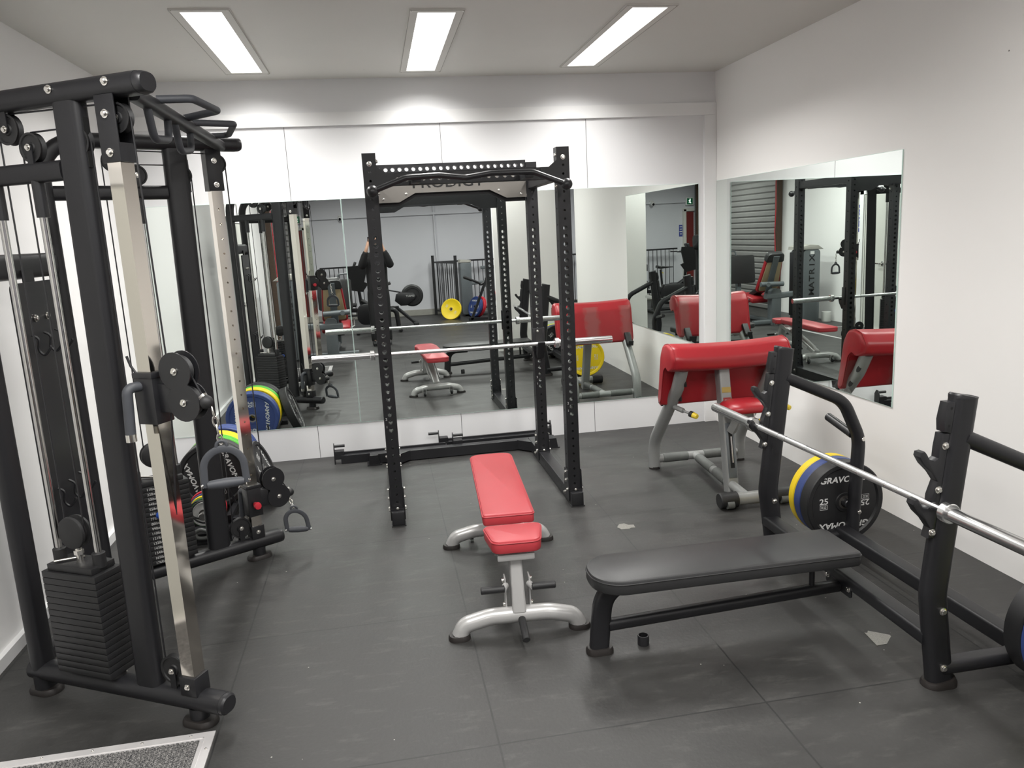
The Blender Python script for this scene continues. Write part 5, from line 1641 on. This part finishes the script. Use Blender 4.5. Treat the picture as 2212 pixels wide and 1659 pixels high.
def rower():
    t = Thing('rowing_machine', 'black rowing machine with a large round flywheel along the far wall', 'rowing machine', (0.9, -5.55, 0))
    b = M['black_satin']
    t.part('flywheel', MB().lathe([(0.0, -0.05), (0.19, -0.05), (0.222, -0.02), (0.222, 0.02), (0.19, 0.05), (0.150, 0.052), (0.145, 0.044), (0.06, 0.044), (0.0, 0.05)], (1.385, -5.56, 0.59), Y_, 40), M['black_rubber'])
    cov = [(-0.33, -0.10), (-0.30, 0.03), (-0.20, 0.07), (0.05, 0.05), (0.11, -0.01), (0.06, -0.09), (-0.10, -0.20), (-0.22, -0.20)]
    c = t.part('flywheel_cover', MB().prism(list(cov), (1.36, -5.535, 0.60), X_, Z_, 0.15, 0.015), b)
    t.part('lettering', MB().text('SPIRIT', (1.34, -5.458, 0.585), -X_, Z_, 0.055, stretch=1.2), M['lettering'], c, smooth=0)
    t.part('front_leg', MB().tube([(1.06, -5.55, 0.36), (1.40, -5.50, 0.045)], rrect(0.10, 0.06, 0.015)), b)
    t.part('front_foot', MB().box((1.42, -5.5, 0.03), (0.10, 0.44, 0.06), None, 0.015), M['black_rubber'])
    t.part('rail', MB().tube([(1.10, -5.56, 0.36), (0.50, -5.56, 0.34), (-0.35, -5.56, 0.40)], rrect(0.10, 0.075, 0.012)), b)
    t.part('rail_strip', MB().tube([(1.0, -5.515, 0.40), (0.5, -5.515, 0.382), (-0.35, -5.515, 0.44)], 0.006), M['steel_rod'])
    t.part('rear_leg', MB().tube([(-0.25, -5.56, 0.38), (-0.33, -5.56, 0.03)], 0.03), b)
    t.part('rear_foot', MB().box((-0.33, -5.56, 0.02), (0.08, 0.40, 0.04), None, 0.01), M['black_rubber'])
    t.part('seat', MB().box((0.15, -5.56, 0.47), (0.24, 0.32, 0.06), None, 0.02), M['black_rubber'])
    for s in (-1, 1):
        t.part('foot_rest', MB().box((0.86, -5.56 + 0.12 * s, 0.45), (0.03, 0.11, 0.28), Matrix.Rotation(-0.5, 3, 'Y'), 0.008), M['black_rubber'])
    t.part('monitor_arm', MB().tube([(1.18, -5.56, 0.66), (0.92, -5.56, 0.72)], 0.014), b)
    t.part('monitor', MB().box((0.86, -5.56, 0.86), (0.04, 0.20, 0.14), None, 0.01).tube([(0.92, -5.56, 0.72), (0.87, -5.56, 0.82)], 0.012), b)
rower()

def leg_press():
    t = Thing('leg_press', 'grey seated leg press machine with tan and red seat back and weight tower', 'leg press machine', (-0.2, -2.0, 0))
    g = M['machine_grey']
    tw = t.part('weight_tower', MB().prism(rrect(0.30, 1.20, 0.06), (-0.60, -1.76, 0.62), X_, Z_, 0.42, 0.02), g)
    t.part('shroud', MB().box((-0.44, -1.80, 0.64), (0.02, 0.34, 1.06), None, 0.005), M['black_satin'])
    t.part('tower_cap', MB().prism([(-0.20, 0), (0.20, 0), (0.19, 0.05), (0.05, 0.085), (-0.10, 0.07)], (-0.60, -1.76, 1.215), X_, Z_, 0.44, 0.01), M['concrete'])
    mb = MB()
    for k, ch in enumerate('MATRIX'):
        mb.text(ch, (-0.60, -1.5485, 0.52 + 0.112 * k), Z_, X_, 0.135, stretch=1.2, bold=0.02)
    t.part('lettering', mb, M['lettering_dark'], tw, smooth=0)
    t.part('notice', MB().box((-0.60, -1.549, 1.165), (0.07, 0.002, 0.05)), M['paper'], tw, smooth=0)
    # arm from the tower to the seat column
    t.part('cross_arm', MB().tube(fillet([(-0.50, -1.72, 0.50), (-0.06, -1.70, 0.48), (0.14, -1.70, 0.48)], 0.1), rrect(0.11, 0.09, 0.02)), g)
    t.part('seat_column', MB().prism([(-0.085, 0), (0.085, 0), (0.085, 0.56), (0.05, 0.60), (-0.05, 0.60), (-0.085, 0.56)], (-0.035, -1.73, 0.0), X_, Z_, 0.16, 0.012), g)
    t.part('base', MB().tube([(-0.03, -1.70, 0.05), (-0.03, -3.00, 0.05)], rrect(0.10, 0.07, 0.02)).tube([(-0.45, -1.72, 0.05), (0.35, -1.72, 0.05)], rrect(0.09, 0.07, 0.02)), g)
    t.part('pivot_tube', MB().cyl((-0.13, -1.62, 0.68), (0.27, -1.62, 0.69), 0.040, bev=0.004).cyl((0.16, -1.60, 0.685), (0.16, -1.565, 0.685), 0.036), g)
    # leaning seat back: tan rear face, red edge
    ax = V((0, 0.42, 0.90)).normalized()
    c = V((0.03, -1.76, 0.84))
    pl = round_poly([(-0.20, -0.32), (0.20, -0.32), (0.145, 0.30), (0.10, 0.335), (-0.10, 0.335), (-0.145, 0.30)], [0.05, 0.05, 0.06, 0.05, 0.05, 0.06])
    N = X_.cross(ax)   # faces -y
    bp = t.part('back_pad', cushion(pl, c, X_, ax, 0.08, 0.02), M['dark_red_vinyl'])
    t.part('back_shell', cushion([(a * 0.86, b * 0.90) for a, b in pl], c - N * 0.042, X_, ax, 0.012, 0.004), M['tan_vinyl'], bp)
    t.part('back_spine', MB().tube([c - N * 0.06 - ax * 0.42, c - N * 0.06 + ax * 0.36], rrect(0.105, 0.03, 0.008), up=Y_), g)
    t.part('headrest', cushion(round_poly([(-0.16, 0), (0.16, 0), (0.14, 0.16), (-0.14, 0.16)], [0.03, 0.03, 0.06, 0.06]), c + ax * 0.24 - N * 0.005, X_, ax, 0.11, 0.02), M['black_vinyl'])
    t.part('seat', MB().box((0.02, -2.25, 0.42), (0.44, 0.56, 0.09), Matrix.Rotation(-0.12, 3, 'X'), 0.03), M['dark_red_vinyl'])
    t.part('slide_rail', MB().bar((0.02, -1.85, 0.66), (0.02, -2.95, 0.22), 0.16, 0.08, bev=0.01), M['black_satin'])
    for s in (-1, 1):
        t.part('side_handle', MB().tube(fillet([(0.02 + 0.20 * s, -2.05, 0.40), (0.02 + 0.28 * s, -2.05, 0.42), (0.02 + 0.28 * s, -2.22, 0.52)], 0.04), 0.014), M['steel_rod'])
    # footplate on its column
    t.part('footplate', MB().prism(rrect(0.56, 0.50, 0.04), (0.0, -2.93, 0.87), X_, V((0, -0.12, 0.99)), 0.05, 0.01), M['black_rubber'])
    t.part('footplate_post', MB().tube([(0.0, -2.99, 0.05), (0.0, -2.99, 0.90)], rrect(0.10, 0.08, 0.015)), g)
    t.part('push_handle', MB().tube(fillet([(0.06, -2.96, 1.10), (0.08, -2.96, 1.20), (0.24, -2.96, 1.21)], 0.03), 0.014), g)
leg_press()
single('bucket', 'small white cylindrical tub on the floor by the left wall', 'tub', MB().lathe([(0, 0), (0.072, 0), (0.075, 0.004), (0.078, 0.155), (0.074, 0.165), (0, 0.165)], (-0.92, -1.62, 0), Z_, 28), M['bucket'], (-0.92, -1.62, 0))

def stack_machine():
    t = Thing('weight_machine', 'grey weight machine with tall tower beside the far railing', 'weight machine', (2.72, -6.6, 0))
    g = M['machine_grey']
    t.part('weight_tower', MB().prism(rrect(0.24, 1.12, 0.04), (2.60, -6.60, 0.60), X_, Z_, 0.42, 0.015), g)
    t.part('tower_cap', MB().prism([(-0.13, 0), (0.13, 0), (0.12, 0.04), (-0.10, 0.06)], (2.60, -6.60, 1.155), X_, Z_, 0.44, 0.008), M['concrete'])
    t.part('arm', MB().tube(fillet([(2.66, -6.45, 0.70), (2.95, -6.4, 0.72), (3.05, -6.4, 0.62)], 0.08), rrect(0.09, 0.07, 0.015)), g)
    t.part('upper_arm', MB().tube([(2.95, -6.6, 1.02), (3.40, -6.6, 1.02)], rrect(0.07, 0.07, 0.015)), g)
    t.part('column', MB().tube([(3.10, -6.6, 0.03), (3.10, -6.6, 1.02)], rrect(0.11, 0.09, 0.02)), g)
    t.part('base', MB().tube([(2.55, -6.6, 0.04), (3.45, -6.6, 0.04)], rrect(0.10, 0.07, 0.015)), g)
    t.part('seat', MB().box((3.35, -6.45, 0.46), (0.34, 0.36, 0.08), None, 0.03), M['dark_red_vinyl'])
    t.part('seat_post', MB().tube([(3.35, -6.5, 0.05), (3.35, -6.5, 0.44)], 0.03), g)
stack_machine()
def incline_frame():
    t = Thing('incline_press', 'black slanted press frame standing in front of the grey weight machine', 'press machine', (2.8, -5.5, 0))
    b = M['black_satin']
    t.part('leaning_leg', MB().bar((2.56, -5.5, 0.02), (2.92, -5.5, 0.86), 0.06, 0.05), b)
    t.part('rear_leg', MB().bar((3.25, -5.5, 0.02), (2.90, -5.5, 0.86), 0.06, 0.05), b)
    t.part('base_tube', MB().bar((2.50, -5.5, 0.03), (3.30, -5.5, 0.03), 0.06, 0.05), b)
    t.part('arm', MB().tube(fillet([(2.46, -5.5, 0.89), (2.76, -5.5, 0.76), (2.78, -5.5, 0.72), (3.05, -5.5, 0.86)], 0.03), 0.025), b)
    t.part('grip', MB().cyl((2.44, -5.5, 0.90), (2.60, -5.5, 0.83), 0.030, bev=0.005), M['black_rubber'])
    t.part('cross_foot', MB().bar((3.28, -5.8, 0.03), (3.28, -5.2, 0.03), 0.06, 0.05), b)
incline_frame()
bumper_plate('yellow plate leaning on the end of the short railing panel, seen in mirror', (2.20, -6.00, 0.214), (-0.42, 0.86, 0.30), (0.6, 0.1, 0.8), 0.225, 0.05, M['plate_yellow'], 15, brand=False, group='plates on the floor far behind')
bumper_plate('blue plate leaning beside the grey weight tower, seen in mirror', (2.735, -6.18, 0.214), (-0.84, 0.44, 0.30), (0, 0, 1), 0.225, 0.06, M['plate_blue'], 20, group='plates on the floor far behind')
bumper_plate('red plate leaning behind the blue one by the grey weight tower', (2.815, -6.215, 0.214), (-0.84, 0.44, 0.30), (0, 0, 1), 0.225, 0.07, M['plate_red'], 25, group='plates on the floor far behind')
